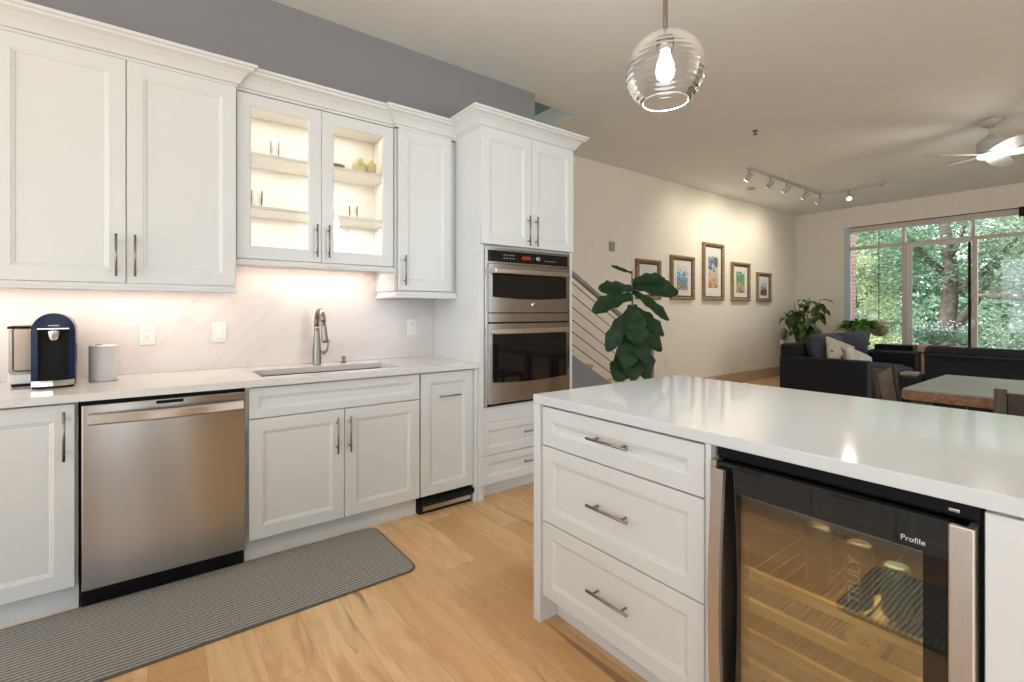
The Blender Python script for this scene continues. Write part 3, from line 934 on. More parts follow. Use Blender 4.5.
vdoor(t, 0.396, 0.861, 0.116, 0.712, YB, 0.820, 0.480, 0.675)
vdoor(t, 0.865, 1.315, 0.116, 0.712, YB, 0.889, 0.480, 0.673)
t = thing('pull_out_cabinet', 'narrow white pull-out cabinet with horizontal handle next to the oven', 'base cabinet', (1.52, 2.98, 0))
build('body', MB().box(1.321, 1.734, YB + 0.036, YW - 0.012, 0.105, 0.8785), M['paint'], t)
d = build('door', front(MB(), 1.325, 1.699, 0.116, 0.868, YB, '-y', 0.06), M['paint'], t)
build('handle', pull(1.436, 1.593, 0.721, 0.721, YB), M['nickel'], d)
build('filler', MB().box(1.703, 1.734, YB, YB + 0.022, 0.0, 0.875), M['paint'], t)
t = thing('toe_kick_vacuum', 'steel toe-kick vent with a black flap under the pull-out cabinet', 'toe-kick vent', (1.51, 2.7, 0))
build('frame', MB().box(1.325, 1.699, 2.69, 2.74, 0.0, 0.104, 0.003), M['black'], t)
build('face_plate', MB().box(1.345, 1.69, 2.680, 2.691, 0.018, 0.075, 0.003), M['steel'], t)
c = MB()
c.prism([(1.335, 2.685, 0.102), (1.335, 2.645, 0.098), (1.335, 2.640, 0.080), (1.335, 2.672, 0.050), (1.335, 2.688, 0.058)], (0.36, 0, 0))
build('flap', c, M['black'], t)

# dishwasher
t = thing('dishwasher', 'stainless steel dishwasher with bowed bar handle', 'dishwasher', (0.08, 2.95, 0))
build('tub', MB().box(-0.224, 0.382, 2.69, YW - 0.015, 0.10, 0.872), M['black'], t)
d = build('door_panel', MB().box(-0.218, 0.379, 2.652, 2.689, 0.088, 0.858, 0.004), M['steel'], t)
build('vent_label', MB().box(0.03, 0.13, 2.6505, 2.653, 0.838, 0.852), M['black'], d)
c = MB()
bm = c.bm
N = 20
rg = []
for k in range(N + 1):
    f = k / N
    x = -0.198 + 0.566 * f
    y = 2.628 - 0.030 * math.sin(PI * f) ** 0.8
    rg.append([bm.verts.new((x, y + dy, z)) for dy, z in ((0.0, 0.778), (-0.006, 0.784), (-0.006, 0.814), (0.0, 0.820), (0.012, 0.820), (0.012, 0.778))])
for a, b in zip(rg, rg[1:]):
    for k in range(6):
        bm.faces.new((a[k], a[(k + 1) % 6], b[(k + 1) % 6], b[k]))
bm.faces.new(rg[0]); bm.faces.new(list(reversed(rg[-1])))
bmesh.ops.recalc_face_normals(bm, faces=bm.faces)
for x in (-0.175, 0.345):
    c.box(x - 0.012, x + 0.012, 2.63, 2.655, 0.785, 0.813)
build('handle', c, M['steelv'], t)
build('kick_plate', MB().box(-0.222, 0.376, 2.70, 2.72, 0.006, 0.092), M['black'], t)

# ------------------------------------------------------------------ double wall oven
t = thing('wall_oven', 'stainless double wall oven with black glass doors', 'oven', (2.16, 2.9, 0.612))
OX0, OX1, OY = 1.776, 2.548, 2.640
build('housing', MB().box(OX0, OX1, OY + 0.02, 3.2, 0.615, 1.678), M['black'], t)
c = MB()
c.box(OX0, OX0 + 0.022, OY, OY + 0.02, 0.615, 1.678); c.box(OX1 - 0.022, OX1, OY, OY + 0.02, 0.615, 1.678)
c.box(OX0 + 0.022, OX1 - 0.022, OY, OY + 0.02, 1.660, 1.678)
c.box(OX0 + 0.022, OX1 - 0.022, OY, OY + 0.02, 1.572, 1.584)
build('trim_frame', c, M['steel'], t)
cp = build('control_panel', MB().box(OX0 + 0.022, OX1 - 0.022, OY + 0.002, OY + 0.02, 1.584, 1.660), M['blackglass'], t)
build('knob', MB().cyl((2.225, OY + 0.002, 1.622), (2.225, OY - 0.02, 1.622), 0.017, 0.015, 20), M['chrome'], cp)
build('display', MB().box(2.09, 2.17, OY + 0.0005, OY + 0.003, 1.61, 1.635), M['clock'], cp)
c = MB()
for i in range(4):
    for j in range(2):
        c.box(1.93 + i * 0.026, 1.943 + i * 0.026, OY + 0.0008, OY + 0.003, 1.610 + j * 0.022, 1.613 + j * 0.022)
for i in range(4):
    c.box(2.30 + i * 0.03, 2.318 + i * 0.03, OY + 0.0008, OY + 0.003, 1.612, 1.615)
build('key_marks', c, M['ink'], cp)
def oven_door(name, z0, z1, w0, w1, h0, h1):
    c = MB()
    x0, x1 = OX0 + 0.024, OX1 - 0.024
    wx0, wx1 = x0 + 0.022, x1 - 0.03
    n = 12
    # lower rail with the gently curved window edge
    pts = [(x0, z0), (x1, z0), (x1, w0 + 0.0)]
    cur = [(wx1 + (wx0 - wx1) * k / n, w0 - 0.014 * math.sin(PI * k / n)) for k in range(n + 1)]
    pts += [(wx1, w0)] + cur[1:-1] + [(wx0, w0), (x0, w0)]
    c.prism([(x, OY - 0.022, z) for x, z in pts], (0, 0.04, 0))
    c.box(x0, x1, OY - 0.022, OY + 0.018, w1, z1)
    c.box(x0, wx0, OY - 0.022, OY + 0.018, w0, w1)
    c.box(wx1, x1, OY - 0.022, OY + 0.018, w0, w1)
    d = build(name, c, M['steel'], t)
    build('window', MB().box(wx0, wx1, OY - 0.020, OY + 0.01, w0 - 0.016, w1), M['blackglass'], d)
    hb = MB()
    hb.box(x0 + 0.012, x1 - 0.035, OY - 0.072, OY - 0.054, h0, h1, 0.006)
    hb.box(x0 + 0.016, x0 + 0.04, OY - 0.058, OY - 0.018, h0 + 0.003, h1 - 0.003, 0.003)
    hb.box(x1 - 0.065, x1 - 0.04, OY - 0.058, OY - 0.018, h0 + 0.003, h1 - 0.003, 0.003)
    build('handle', hb, M['steelv'], d)
    return d
d = oven_door('microwave_door', 1.242, 1.566, 1.345, 1.515, 1.500, 1.532)
build('emblem', MB().lathe([(0, 0.003), (0.015, 0.003), (0.018, 0.0), (0.018, -0.001)], (0, 0, 0), 24).xf(Matrix.Translation((2.17, OY - 0.0225, 1.296)) @ Matrix.Rotation(R(90), 4, 'X')), M['chrome'], d)
build('vent_strip', MB().box(OX0 + 0.024, OX1 - 0.024, OY - 0.012, OY + 0.018, 1.176, 1.236, 0.002), M['steel'], t)
oven_door('oven_door', 0.632, 1.166, 0.775, 1.115, 1.098, 1.132)
build('bottom_vent', MB().box(OX0 + 0.02, OX1 - 0.02, OY - 0.004, OY + 0.02, 0.614, 0.630), M['black'], t)

# ------------------------------------------------------------------ outlets and switches
def outlet(x, z, kind, label, wall='k', mat='outlet', w=0.036):
    t = thing('power_outlet' if kind == 'o' else 'light_switch', label, 'outlet' if kind == 'o' else 'switch', (x, (YW - 0.012) if wall == 'k' else YL, z))
    yp = (YW - 0.0115) if wall == 'k' else YL - 0.0005
    build('cover_plate', MB().box(x - w, x + w, yp - 0.006, yp, z - 0.058, z + 0.058, 0.002), M[mat], t)
    if kind == 'o':
        s = build('socket', MB().box(x - 0.017, x + 0.017, yp - 0.008, yp - 0.004, z - 0.034, z + 0.034, 0.003), M['white'], t)
        c = MB()
        for dz in (-0.019, 0.019):
            for dx in (-0.006, 0.006):
                c.box(x + dx - 0.0012, x + dx + 0.0012, yp - 0.0084, yp - 0.007, z + dz - 0.004, z + dz + 0.006)
        build('slots', c, M['black'], s)
    else:
        build('rocker', MB().box(x - 0.016, x + 0.016, yp - 0.010, yp - 0.004, z - 0.034, z + 0.034, 0.002), M['white'], t)
outlet(-0.003, 1.125, 'o', 'white power outlet on the backsplash above the grey canister')
outlet(0.334, 1.127, 's', 'white rocker switch on the backsplash left of the faucet')
outlet(1.556, 1.133, 'o', 'white outlet on the backsplash under the narrow wall cabinet')
outlet(6.12, 0.50, 'o', 'low wall outlet under the second picture', 'l')
outlet(8.90, 0.49, 'o', 'low wall outlet left of the pair near the sofa', 'l')
outlet(9.22, 0.48, 'o', 'low wall outlet closest to the sofa', 'l')
t = thing('wall_thermostat', 'dark grey louvred control plate high on the cream wall by the stair', 'control plate', (4.92, YL, 2.11))
build('plate', MB().box(4.865, 4.975, YL - 0.012, YL - 0.0005, 2.05, 2.175, 0.003), M['railing'], t)
c = MB()
for k in range(4):
    c.box(4.878, 4.962, YL - 0.016, YL - 0.010, 2.062 + k * 0.028, 2.078 + k * 0.028, 0.002)
build('louvres', c, M['greypot'], t)

# ------------------------------------------------------------------ coffee machine, canister
t = thing('coffee_machine', 'navy blue capsule coffee machine with arched front on the worktop', 'coffee machine', (0, 0, 0))
hw, zt = 0.072, 0.325
def arch(w, z0, ztop, rr, n=14):
    p = [(-w, z0), (w, z0), (w, ztop - rr)]
    for k in range(1, n):
        a = PI * k / n
        p.append((w * math.cos(a), ztop - rr + rr * math.sin(a)))
    p.append((-w, ztop - rr))
    return p
build('body', MB().prism([(x, 0.0, z) for x, z in arch(hw * 0.94, 0.012, zt, 0.075)], (0, 0.27, 0)), M['navy'], t)
c = MB()
outer = arch(hw, 0.012, zt + 0.004, 0.08); inner = arch(hw * 0.70, 0.03, 0.262, 0.012)
bm = c.bm
vo = [bm.verts.new((x, -0.035, z)) for x, z in outer]; vi = [bm.verts.new((x, -0.037, z)) for x, z in inner]
vo2 = [bm.verts.new((x, 0.0, z)) for x, z in outer]; vi2 = [bm.verts.new((x, 0.0, z)) for x, z in inner]
n = len(outer)
for k in range(n):
    k2 = (k + 1) % n
    bm.faces.new((vo[k], vo[k2], vi[k2], vi[k])); bm.faces.new((vo[k], vo2[k], vo2[k2], vo[k2])); bm.faces.new((vi[k], vi[k2], vi2[k2], vi2[k]))
bmesh.ops.recalc_face_normals(bm, faces=bm.faces)
fr = build('front_shell', c, M['navy'], t)
build('back_panel', MB().box(-0.050, 0.050, -0.012, -0.0005, 0.03, 0.262), M['black'], t)
build('trim_bar', MB().box(-0.052, 0.052, -0.042, -0.036, 0.256, 0.264, 0.002), M['chrome'], t)
build('maker_name', MB().box(-0.018, 0.018, -0.0385, -0.0355, 0.272, 0.276), M['ink'], t)
build('brew_head', MB().lathe([(0, 0.0), (0.018, 0.0), (0.022, 0.012), (0.027, 0.04), (0.026, 0.05), (0, 0.05)], (0, -0.012, 0.205), 20), M['chrome'], t)
build('drip_tray', MB().prism([(x, y, 0.010) for x, y in ((-0.072, 0.0), (-0.070, -0.05), (-0.04, -0.066), (0, -0.071), (0.04, -0.066), (0.070, -0.05), (0.072, 0.0))], (0, 0, 0.024)), M['chrome'], t)
build('base_ring', MB().prism([(x, y, 0.0005) for x, y in ((-0.068, 0.2), (-0.068, -0.048), (-0.04, -0.063), (0, -0.068), (0.04, -0.063), (0.068, -0.048), (0.068, 0.2))], (0, 0, 0.0095)), M['black'], t)
build('side_buttons', MB().box(0.0715, 0.0735, 0.02, 0.06, 0.10, 0.19), M['black'], t)
tk = build('water_tank', MB().box(-0.155, -0.085, 0.10, 0.26, 0.055, 0.258, 0.012), M['tank'], t)
build('tank_lid', MB().box(-0.158, -0.082, 0.097, 0.263, 0.2585, 0.270, 0.003), M['black'], tk)
build('tank_base', MB().box(-0.155, -0.068, 0.09, 0.26, 0.012, 0.054, 0.006), M['white'], t)
build('tank_foot', MB().box(-0.145, -0.075, 0.095, 0.25, 0.0006, 0.0115), M['black'], t)
place(t, (-0.334, 2.955, 0.9117), R(3))
t = thing('speaker', 'short pale grey cylinder with white side on the worktop right of the coffee machine', 'canister', (-0.18, 3.06, 0.9117))
build('shell', MB().lathe([(0, 0.0), (0.052, 0.0), (0.055, 0.005), (0.055, 0.158), (0.052, 0.164), (0, 0.164)], (-0.172, 3.07, 0.9119), 36), M['greycan'], t)
build('lid', MB().lathe([(0.045, 0.0), (0.0555, 0.0), (0.056, 0.006), (0.047, 0.009), (0, 0.008)], (-0.172, 3.07, 0.9119 + 0.1645), 36), M['white'], t)
build('lid_button', MB().box(-0.20, -0.175, 3.03, 3.045, 1.085, 1.092, 0.002), M['railing'], t)

# ------------------------------------------------------------------ island
IX0, IX1, IY1, IY0 = 1.250, 2.235, 1.508, -1.0
c = MB()
c.box(IX0, IX1, IY0, IY1, 0.8775, 0.9115, 0.0015, 1)
tag(build('island_worktop', c, M['island']), 'large glossy white quartz island worktop', 'worktop')
XF = 1.262
t = thing('island_cabinet', 'white island cabinet with three wide drawers', 'base cabinet', (1.6, 1.1, 0))
build('end_panel', MB().box(1.2515, 2.20, 1.468, 1.507, 0, 0.877, 0.0015, 1), M['paint'], t)
c = MB()
c.box(XF + 0.036, 2.15, 0.736, 1.466, 0.105, 0.877)
c.box(XF - 0.002, XF + 0.021, 0.738, 0.755, 0.105, 0.877)
build('body', c, M['paint'], t)
build('toe_kick', MB().box(1.345, 1.36, 0.755, 1.466, 0, 0.105), M['paint'], t)
for (v0, v1, h) in ((0.716, 0.868, 0.802), (0.4125, 0.711, 0.565), (0.112, 0.4085, 0.266)):
    d = build('drawer', front(MB(), 0.7605, 1.464, v0, v1, XF, '-x', 0.052), M['paint'], t)
    build('handle', pull(1.012, 1.193, h, h, XF, '-x'), M['nickel'], d)
t = thing('island_end_cabinet', 'plain white island cabinet right of the wine cooler', 'base cabinet', (1.6, -0.4, 0))
build('body', MB().box(XF + 0.021, 2.15, IY0 + 0.02, 0.186, 0.0, 0.877), M['paint'], t)
build('door', front(MB(), -0.42, 0.185, 0.1, 0.868, XF, '-x', 0.065), M['paint'], t)

# wine cooler
t = thing('wine_cooler', 'built-in wine cooler with dark glass door and steel side strips', 'wine cooler', (1.5, 0.46, 0))
WY0, WY1 = 0.190, 0.734
c = MB()
bx = XF + 0.03
c.box(bx, 1.9, WY1 - 0.03, WY1, 0.02, 0.872); c.box(bx, 1.9, WY0, WY0 + 0.03, 0.02, 0.872)
c.box(bx, 1.9, WY0 + 0.03, WY1 - 0.03, 0.02, 0.10); c.box(bx, 1.9, WY0 + 0.03, WY1 - 0.03, 0.81, 0.872)
c.box(1.86, 1.9, WY0 + 0.03, WY1 - 0.03, 0.10, 0.81)
build('housing', c, M['black'], t)
build('top_grille', MB().box(XF + 0.018, XF + 0.035, WY0 + 0.002, WY1 - 0.002, 0.842, 0.873, 0.002), M['black'], t)
build('top_lamp', MB().box(XF + 0.012, XF + 0.018, 0.222, 0.240, 0.849, 0.857, 0.002), M['chrome'], t)
# door
dy0, dy1, dz0, dz1 = WY0 + 0.004, WY1 - 0.004, 0.06, 0.838
gy0, gy1, gz1, gz0 = 0.272, 0.644, 0.765, 0.10
c = MB()
c.box(XF - 0.018, XF + 0.022, gy1, dy1 - 0.02, dz0, dz1)
c.box(XF - 0.018, XF + 0.022, dy0 + 0.012, gy0, dz0, dz1)
c.box(XF - 0.018, XF + 0.022, gy0, gy1, gz1, dz1)
c.box(XF - 0.018, XF + 0.022, gy0, gy1, dz0, gz0)
dd = build('door', c, M['coolerblack'], t)
build('glass_pane', MB().box(XF - 0.018, XF - 0.010, gy0, gy1, gz0, gz1), M['wineglass'], dd)
build('side_strip', MB().box(XF - 0.020, XF + 0.02, dy1 - 0.018, dy1, dz0, dz1, 0.002), M['steelv'], dd)
build('side_strip', MB().box(XF - 0.030, XF + 0.02, dy0, 0.232, dz0, dz1, 0.003), M['steelv'], dd)
# bowed handle on the left side
c = MB(); bm = c.bm
rg = []
for k in range(25):
    f = k / 24
    z = 0.09 + (0.824 - 0.09) * f
    o = 0.028 + 0.022 * math.sin(PI * f)
    xs = XF - 0.018
    rg.append([bm.verts.new((xs - o, y, z)) for y in (0.710, 0.678)] + [bm.verts.new((xs - o + 0.010, y, z)) for y in (0.676, 0.712)])
for a, b in zip(rg, rg[1:]):
    for k in range(4):
        bm.faces.new((a[k], a[(k + 1) % 4], b[(k + 1) % 4], b[k]))
bm.faces.new(rg[0]); bm.faces.new(list(reversed(rg[-1])))
bmesh.ops.recalc_face_normals(bm, faces=bm.faces)
build('handle', c, M['steelv'], dd)
c = MB()
for z0, z1 in ((0.785, 0.823), (0.09, 0.13)):
    c.box(XF - 0.043, XF - 0.018, 0.680, 0.706, z0, z1)
build('handle_mount', c, M['black'], dd)

def text_mesh(s, size, mat, name, parent, m, extrude=0.0005, bold=False):
    cu = D.curves.new(name, 'FONT'); cu.body = s; cu.size = size; cu.extrude = extrude
    cu.align_x = 'CENTER'; cu.align_y = 'CENTER'
    o = D.objects.new(name, cu); COL.objects.link(o)
    bpy.context.view_layer.update()
    dg = bpy.context.evaluated_depsgraph_get()
    me = bpy.data.meshes.new_from_object(o.evaluated_get(dg))
    D.objects.remove(o)
    me.materials.clear()
    mb = MB(); mb.bm.from_mesh(me); D.meshes.remove(me)
    mb.xf(m)
    return build(name, mb, mat, parent)
# text on a face looking to -x: text x runs toward -y, text y runs up
def face_mx(x, y, z, roll=0.0):
    B = Matrix(((0, 0, -1, x), (-1, 0, 0, y), (0, 1, 0, z), (0, 0, 0, 1)))
    return B @ Matrix.Rotation(roll, 4, 'Z')
text_mesh('Profile', 0.0155, M['ink'], 'door_lettering', dd, face_mx(XF - 0.0190, 0.288, 0.782))
# racks
for k, z in enumerate((0.522, 0.437, 0.352, 0.267, 0.182)):
    rk = build('rack', MB().box(1.325, 1.342, WY0 + 0.034, WY1 - 0.034, z - 0.014, z + 0.014, 0.002), M['rack'], t)
    c = MB()
    for j in range(12):
        y = WY0 + 0.06 + j * 0.0385
        c.cyl((1.342, y, z - 0.006), (1.84, y, z - 0.006), 0.0025, n=6)
    build('wires', c, M['cable'], rk)
build('inner_lamp', MB().box(1.45, 1.75, 0.40, 0.52, 0.800, 0.8085), M['amberled'], t)
light('wine_cooler_led', 'AREA', (1.55, 0.46, 0.795), 2.8, (1.0, 0.80, 0.48), 0.3, 0.3)
# things inside: cans and a bottle
def can(label, x, y, z, r, h, mat, txt=None):
    t = thing('drink_can', label, 'can', (x, y, z), 'cans in the wine cooler')
    build('body', MB().lathe([(0, 0), (r * 0.8, 0), (r, 0.008), (r, h - 0.012), (r * 0.82, h), (0, h - 0.003)], (x, y, z), 24), mat, t)
    if txt:
        text_mesh(txt, 0.037, M['white'], 'lettering', t, face_mx(x - r - 0.0006, y, z + h * 0.47, R(-90) * -1))
    return t
can('grey can with upright TRULY lettering behind the cooler glass', 1.372, 0.420, 0.5375, 0.029, 0.15, M['can'], 'TRULY')
can('blue can right of the lettered can behind the cooler glass', 1.385, 0.350, 0.5375, 0.029, 0.12, M['bluecan'])
can('plain dark can left of the lettered can behind the cooler glass', 1.40, 0.52, 0.5375, 0.029, 0.15, M['can'])
t = thing('wine_bottle', 'bottle lying on the second rack with a round red-marked cap facing out', 'bottle', (1.5, 0.405, 0.44))
build('glass_body', MB().lathe([(0, 0), (0.0375, 0), (0.0385, 0.01), (0.0385, 0.19), (0.015, 0.24), (0.0145, 0.29), (0, 0.29)], (0, 0, 0), 24).xf(Matrix.Translation((1.338, 0.402, 0.474)) @ Matrix.Rotation(R(90), 4, 'Y')), M['amberglass'], t)
build('end_label', MB().cyl((1.3375, 0.402, 0.474), (1.3345, 0.402, 0.474), 0.030, n=28), M['cream'], t)
text_mesh('8', 0.036, M['redlabel'], 'end_mark', t, face_mx(1.3335, 0.402, 0.474, R(-90)))

# ------------------------------------------------------------------ counter and mat behind the photographer (seen reflected in the cooler door)
def rear_unit(y0, y1, label):
    t = thing('rear_base_cabinet', label, 'base cabinet', (-0.8, (y0 + y1) / 2, 0), 'cabinets on the opposite side of the kitchen')
    build('body', MB().box(-1.07, -0.475, y0 + 0.001, y1 - 0.001, 0.1, 0.868), M['paint'], t)
    for v0, v1 in ((0.10, 0.36), (0.365, 0.62), (0.625, 0.862)):
        d = build('drawer', front(MB(), y0 + 0.002, y1 - 0.002, v0, v1, -0.453, '+x', 0.05), M['paint'], t)
        build('handle', pull((y0 + y1) / 2 - 0.08, (y0 + y1) / 2 + 0.08, (v0 + v1) / 2 + 0.04, (v0 + v1) / 2 + 0.04, -0.453, '+x'), M['nickel'], d)
for y0, y1, lb in ((1.13, 1.80, 'white drawer cabinet reflected at the left in the cooler door'), (0.75, 1.125, 'narrow white drawer cabinet reflected in the middle of the cooler door'), (0.1, 0.745, 'white drawer cabinet reflected at the right in the cooler door')):
    rear_unit(y0, y1, lb)
tag(build('rear_worktop', MB().box(-1.09, -0.44, 0.06, 1.84, 0.869, 0.90), M['counter']), 'white worktop on the opposite side of the kitchen, seen only in reflection', 'worktop')

def rug(name, label, x0, x1, y0, y1, r=0.055, h=0.007):
    t = thing(name, label, 'mat', ((x0 + x1) / 2, (y0 + y1) / 2, 0))
    def rr(a, z):
        p = []
        for cx, cy, s in ((x1 - r, y1 - r, 0), (x0 + r, y1 - r, 90), (x0 + r, y0 + r, 180), (x1 - r, y0 + r, 270)):
            for k in range(7):
                an = R(s + 15 * k)
                p.append((cx + (r - a) * math.cos(an), cy + (r - a) * math.sin(an), z))
        return p
    build('border', MB().prism(rr(0, 0.0008), (0, 0, h - 0.001)), M['matborder'], t)
    build('weave', MB().prism(rr(0.010, h - 0.0001), (0, 0, 0.003)), M['runner'], t)
rug('runner_mat', 'long grey striped runner mat on the floor in front of the dishwasher and sink', -1.2, 1.045, 2.125, 2.698)
rug('kitchen_mat', 'grey striped kitchen mat reflected in the cooler door', -0.36, 0.19, -0.45, 0.80)

# ------------------------------------------------------------------ pictures
def picture(x0, x1, z0, z1, label, sky, mid, low, seed):
    t = thing('framed_picture', label, 'picture', ((x0 + x1) / 2, YL, z0), 'row of framed pictures on the cream wall')
    fw = 0.050
    x1 -= 0.05
    def framering(a, b, ya, yb, mb):
        bm = mb.bm
        def rg(o, y): return [bm.verts.new((x, y, z)) for x, z in ((x0 + o, z0 + o), (x1 - o, z0 + o), (x1 - o, z1 - o), (x0 + o, z1 - o))]
        rs = [rg(a, YL - 0.002), rg(a, ya), rg((a + b) / 2, min(ya, yb) - 0.006), rg(b, yb), rg(b, YL - 0.002)]
        for p, q in zip(rs, rs[1:]):
            for k in range(4):
                bm.faces.new((p[k], p[(k + 1) % 4], q[(k + 1) % 4], q[k]))
        bmesh.ops.recalc_face_normals(bm, faces=bm.faces)
        return mb
    build('frame', framering(0, fw, YL - 0.045, YL - 0.030, MB()), M['gold'], t)
    build('inner_lip', framering(fw, fw + 0.018, YL - 0.028, YL - 0.022, MB()), M['golddark'], t)
    mt = build('mount', MB().box(x0 + fw + 0.01, x1 - fw - 0.01, YL - 0.016, YL - 0.004, z0 + fw + 0.01, z1 - fw - 0.01), M['pictmat'], t)
    w, h = x1 - x0, z1 - z0
    ax, az0, az1 = w * 0.27, h * 0.22, h * 0.23
    build('print', MB().box(x0 + ax, x1 - ax, YL - 0.018, YL - 0.0165, z0 + az0, z1 - az1), art('print_' + str(seed), sky, mid, low, seed), mt)
blue, dblue, tan, dk, grn, red, wht, yel = (0.30, 0.52, 0.66), (0.08, 0.12, 0.18), (0.55, 0.40, 0.22), (0.05, 0.04, 0.035), (0.12, 0.30, 0.13), (0.42, 0.10, 0.08), (0.66, 0.66, 0.64), (0.62, 0.50, 0.28)
picture(5.40, 6.00, 1.42, 1.985, 'gilt-framed picture partly hidden by the fig leaves', (wht, wht), (blue, tan, wht), (dk, tan), 3)
picture(6.205, 6.86, 1.425, 2.095, 'gilt-framed coastal scene, second from the left', (wht, wht), (blue, dblue, blue), (yel, dk), 5)
picture(7.065, 7.73, 1.43, 2.36, 'tallest gilt-framed picture, with red and blue scene, middle of the row', (dblue, wht), (tan, wht, dblue), (red, yel), 8)
picture(7.945, 8.605, 1.43, 2.10, 'gilt-framed picture with green foliage print, right of the tallest', (grn, wht), (tan, grn, grn), (dk, tan), 11)
picture(8.83, 9.40, 1.425, 1.965, 'smallest gilt-framed picture at the right end of the row', (wht, wht), (dblue, tan, blue), (red, dk), 14)

# ------------------------------------------------------------------ plants
def leaf(bm, base, direction, up, length, width, droop=0.3, lobes=0.0, n=7, fold=0.15, shape='fig'):
    d = Vector(direction).normalized()
    up = Vector(up)
    side = d.cross(up)
    if side.length < 1e-3: side = d.orthogonal()
    side.normalize(); nrm = side.cross(d).normalized()
    L, Rr, C = [], [], []
    for k in range(n + 1):
        f = k / n
        if shape == 'fig': w = width * (0.14 + 0.86 * math.sin(PI * min(1, f ** 1.3 * 0.78 + 0.10))) * (1 if f < 1 else 0.45)
        else: w = width * math.sin(PI * (0.06 + 0.9 * f ** 0.8))
        w *= 1 + lobes * math.sin(f * 19)
        p = Vector(base) + d * length * f * (1 - 0.25 * droop * f) + Vector((0, 0, -1)) * droop * length * f * f * 0.6
        C.append(bm.verts.new(p))
        L.append(bm.verts.new(p + side * w * 0.5 + nrm * fold * w + nrm * 0.02 * math.sin(k * 2.3) * width * 3))
        Rr.append(bm.verts.new(p - side * w * 0.5 + nrm * fold * w - nrm * 0.02 * math.sin(k * 1.9) * width * 3))
    for k in range(n):
        for a, b in ((L, C), (C, Rr)):
            f = bm.faces.new((a[k], b[k], b[k + 1], a[k + 1])); f.smooth = True
    return

# fiddle-leaf fig beyond the island
fx, fy = 2.93, 2.36
t = thing('fiddle_leaf_fig', 'fiddle-leaf fig with big dark drooping leaves behind the island corner', 'plant', (fx, fy, 0))
build('pot', MB().lathe([(0, 0.002), (0.13, 0.002), (0.17, 0.28), (0.175, 0.30), (0.16, 0.30), (0.15, 0.26), (0, 0.26)], (fx, fy, 0), 28), M['whitepot'], t)
build('soil', MB().lathe([(0.149, 0.262), (0, 0.268)], (fx, fy, 0), 20), M['soil'], t)
build('stem', MB().tube([(fx, fy, 0.25), (fx + 0.02, fy, 0.6), (fx - 0.01, fy + 0.01, 1.0), (fx + 0.005, fy, 1.3), (fx, fy, 1.56)], [0.014, 0.012, 0.010, 0.008, 0.005], 8), M['bark'], t)
c = MB()
r_ = Vector((0.797, -0.604, 0)); f_ = Vector((0.604, 0.797, 0))   # across / away
def figl(z, across, away, dz, ln, wd, droop=0.3, upv=(0, 0, 1)):
    leaf(c.bm, (fx, fy, z), r_ * across + f_ * away + Vector((0, 0, dz)), upv, ln * 0.84, wd * 0.66, droop, 0.13, 12, 0.12)
FU = tuple(-f_ + Vector((0, 0, 0.5)))
figl(1.54, -0.95, 0.1, 0.30, 0.19, 0.050, -0.1, FU)
figl(1.47, 0.95, -0.1, 0.30, 0.34, 0.14, 0.35, FU)
figl(1.42, -1.0, 0.1, 0.02, 0.30, 0.18, 0.0, FU)
figl(1.44, 1.0, -0.2, -0.05, 0.42, 0.22, 0.18, FU)
figl(1.40, 0.8, -0.2, -0.50, 0.40, 0.13, 0.3, FU)
figl(1.36, -1.0, -0.2, -0.12, 0.42, 0.21, 0.35, FU)
figl(1.30, 0.05, -0.35, -0.9, 0.36, 0.25, 0.2, FU)
figl(1.28, 0.75, -0.2, -0.55, 0.36, 0.16, 0.3, FU)
figl(1.26, -0.62, -0.2, -0.75, 0.42, 0.20, 0.3, FU)
figl(1.16, 0.55, -0.3, -0.35, 0.34, 0.19, 0.5, FU)
figl(1.14, -0.25, -0.4, -0.9, 0.38, 0.27, 0.2, FU)
figl(1.08, 0.30, -0.3, -0.85, 0.38, 0.25, 0.2, FU)
figl(0.98, 0.45, -0.2, -0.9, 0.32, 0.14, 0.2, FU)
figl(0.96, -0.5, -0.4, -0.55, 0.34, 0.26, 0.3, FU)
figl(1.22, 0.2, -0.4, -1.0, 0.44, 0.22, 0.1, FU)
figl(1.05, -0.1, -0.5, -1.0, 0.40, 0.22, 0.1, FU)
figl(1.10, -0.5, 0.6, -0.3, 0.32, 0.2, 0.3)
figl(0.90, 0.5, 0.7, -0.2, 0.32, 0.2, 0.3)
build('foliage', c, M['figleaf'], t)

# rubber plant in the corner
px_, py_ = 9.52, 3.76
t = thing('rubber_plant', 'leafy rubber plant in the far corner behind the black sofa', 'plant', (px_, py_, 0))
build('pot', MB().lathe([(0, 0.002), (0.16, 0.002), (0.20, 0.36), (0.205, 0.38), (0.19, 0.38), (0.18, 0.34), (0, 0.34)], (px_, py_, 0), 24), M['greypot'], t)
rnd = random.Random(4)
sb, c = MB(), MB()
for i in range(15):
    a = 2 * PI * i / 15 * 1.9 + rnd.uniform(-.3, .3)
    hgt = rnd.uniform(0.90, 1.55); sp_ = rnd.uniform(0.15, 0.46)
    tip = Vector((px_ + math.cos(a) * sp_, py_ + math.sin(a) * sp_ * 0.7, hgt))
    b0_ = Vector((px_ + math.cos(a) * 0.03, py_ + math.sin(a) * 0.03, 0.34))
    mid = b0_.lerp(tip, 0.6) + Vector((0, 0, 0.12))
    sb.tube([b0_, mid, tip], [0.012, 0.008, 0.004], 6)
    for j in range(8):
        q = mid.lerp(tip, rnd.uniform(0.1, 1.0))
        b_a = rnd.uniform(0, 2 * PI)
        leaf(c.bm, q, (math.cos(b_a), math.sin(b_a) * 0.8, rnd.uniform(-0.7, 0.3)), (0, 0, 1), rnd.uniform(0.18, 0.27), rnd.uniform(0.09, 0.13), 0.6, 0, 5, 0.12, 'x')
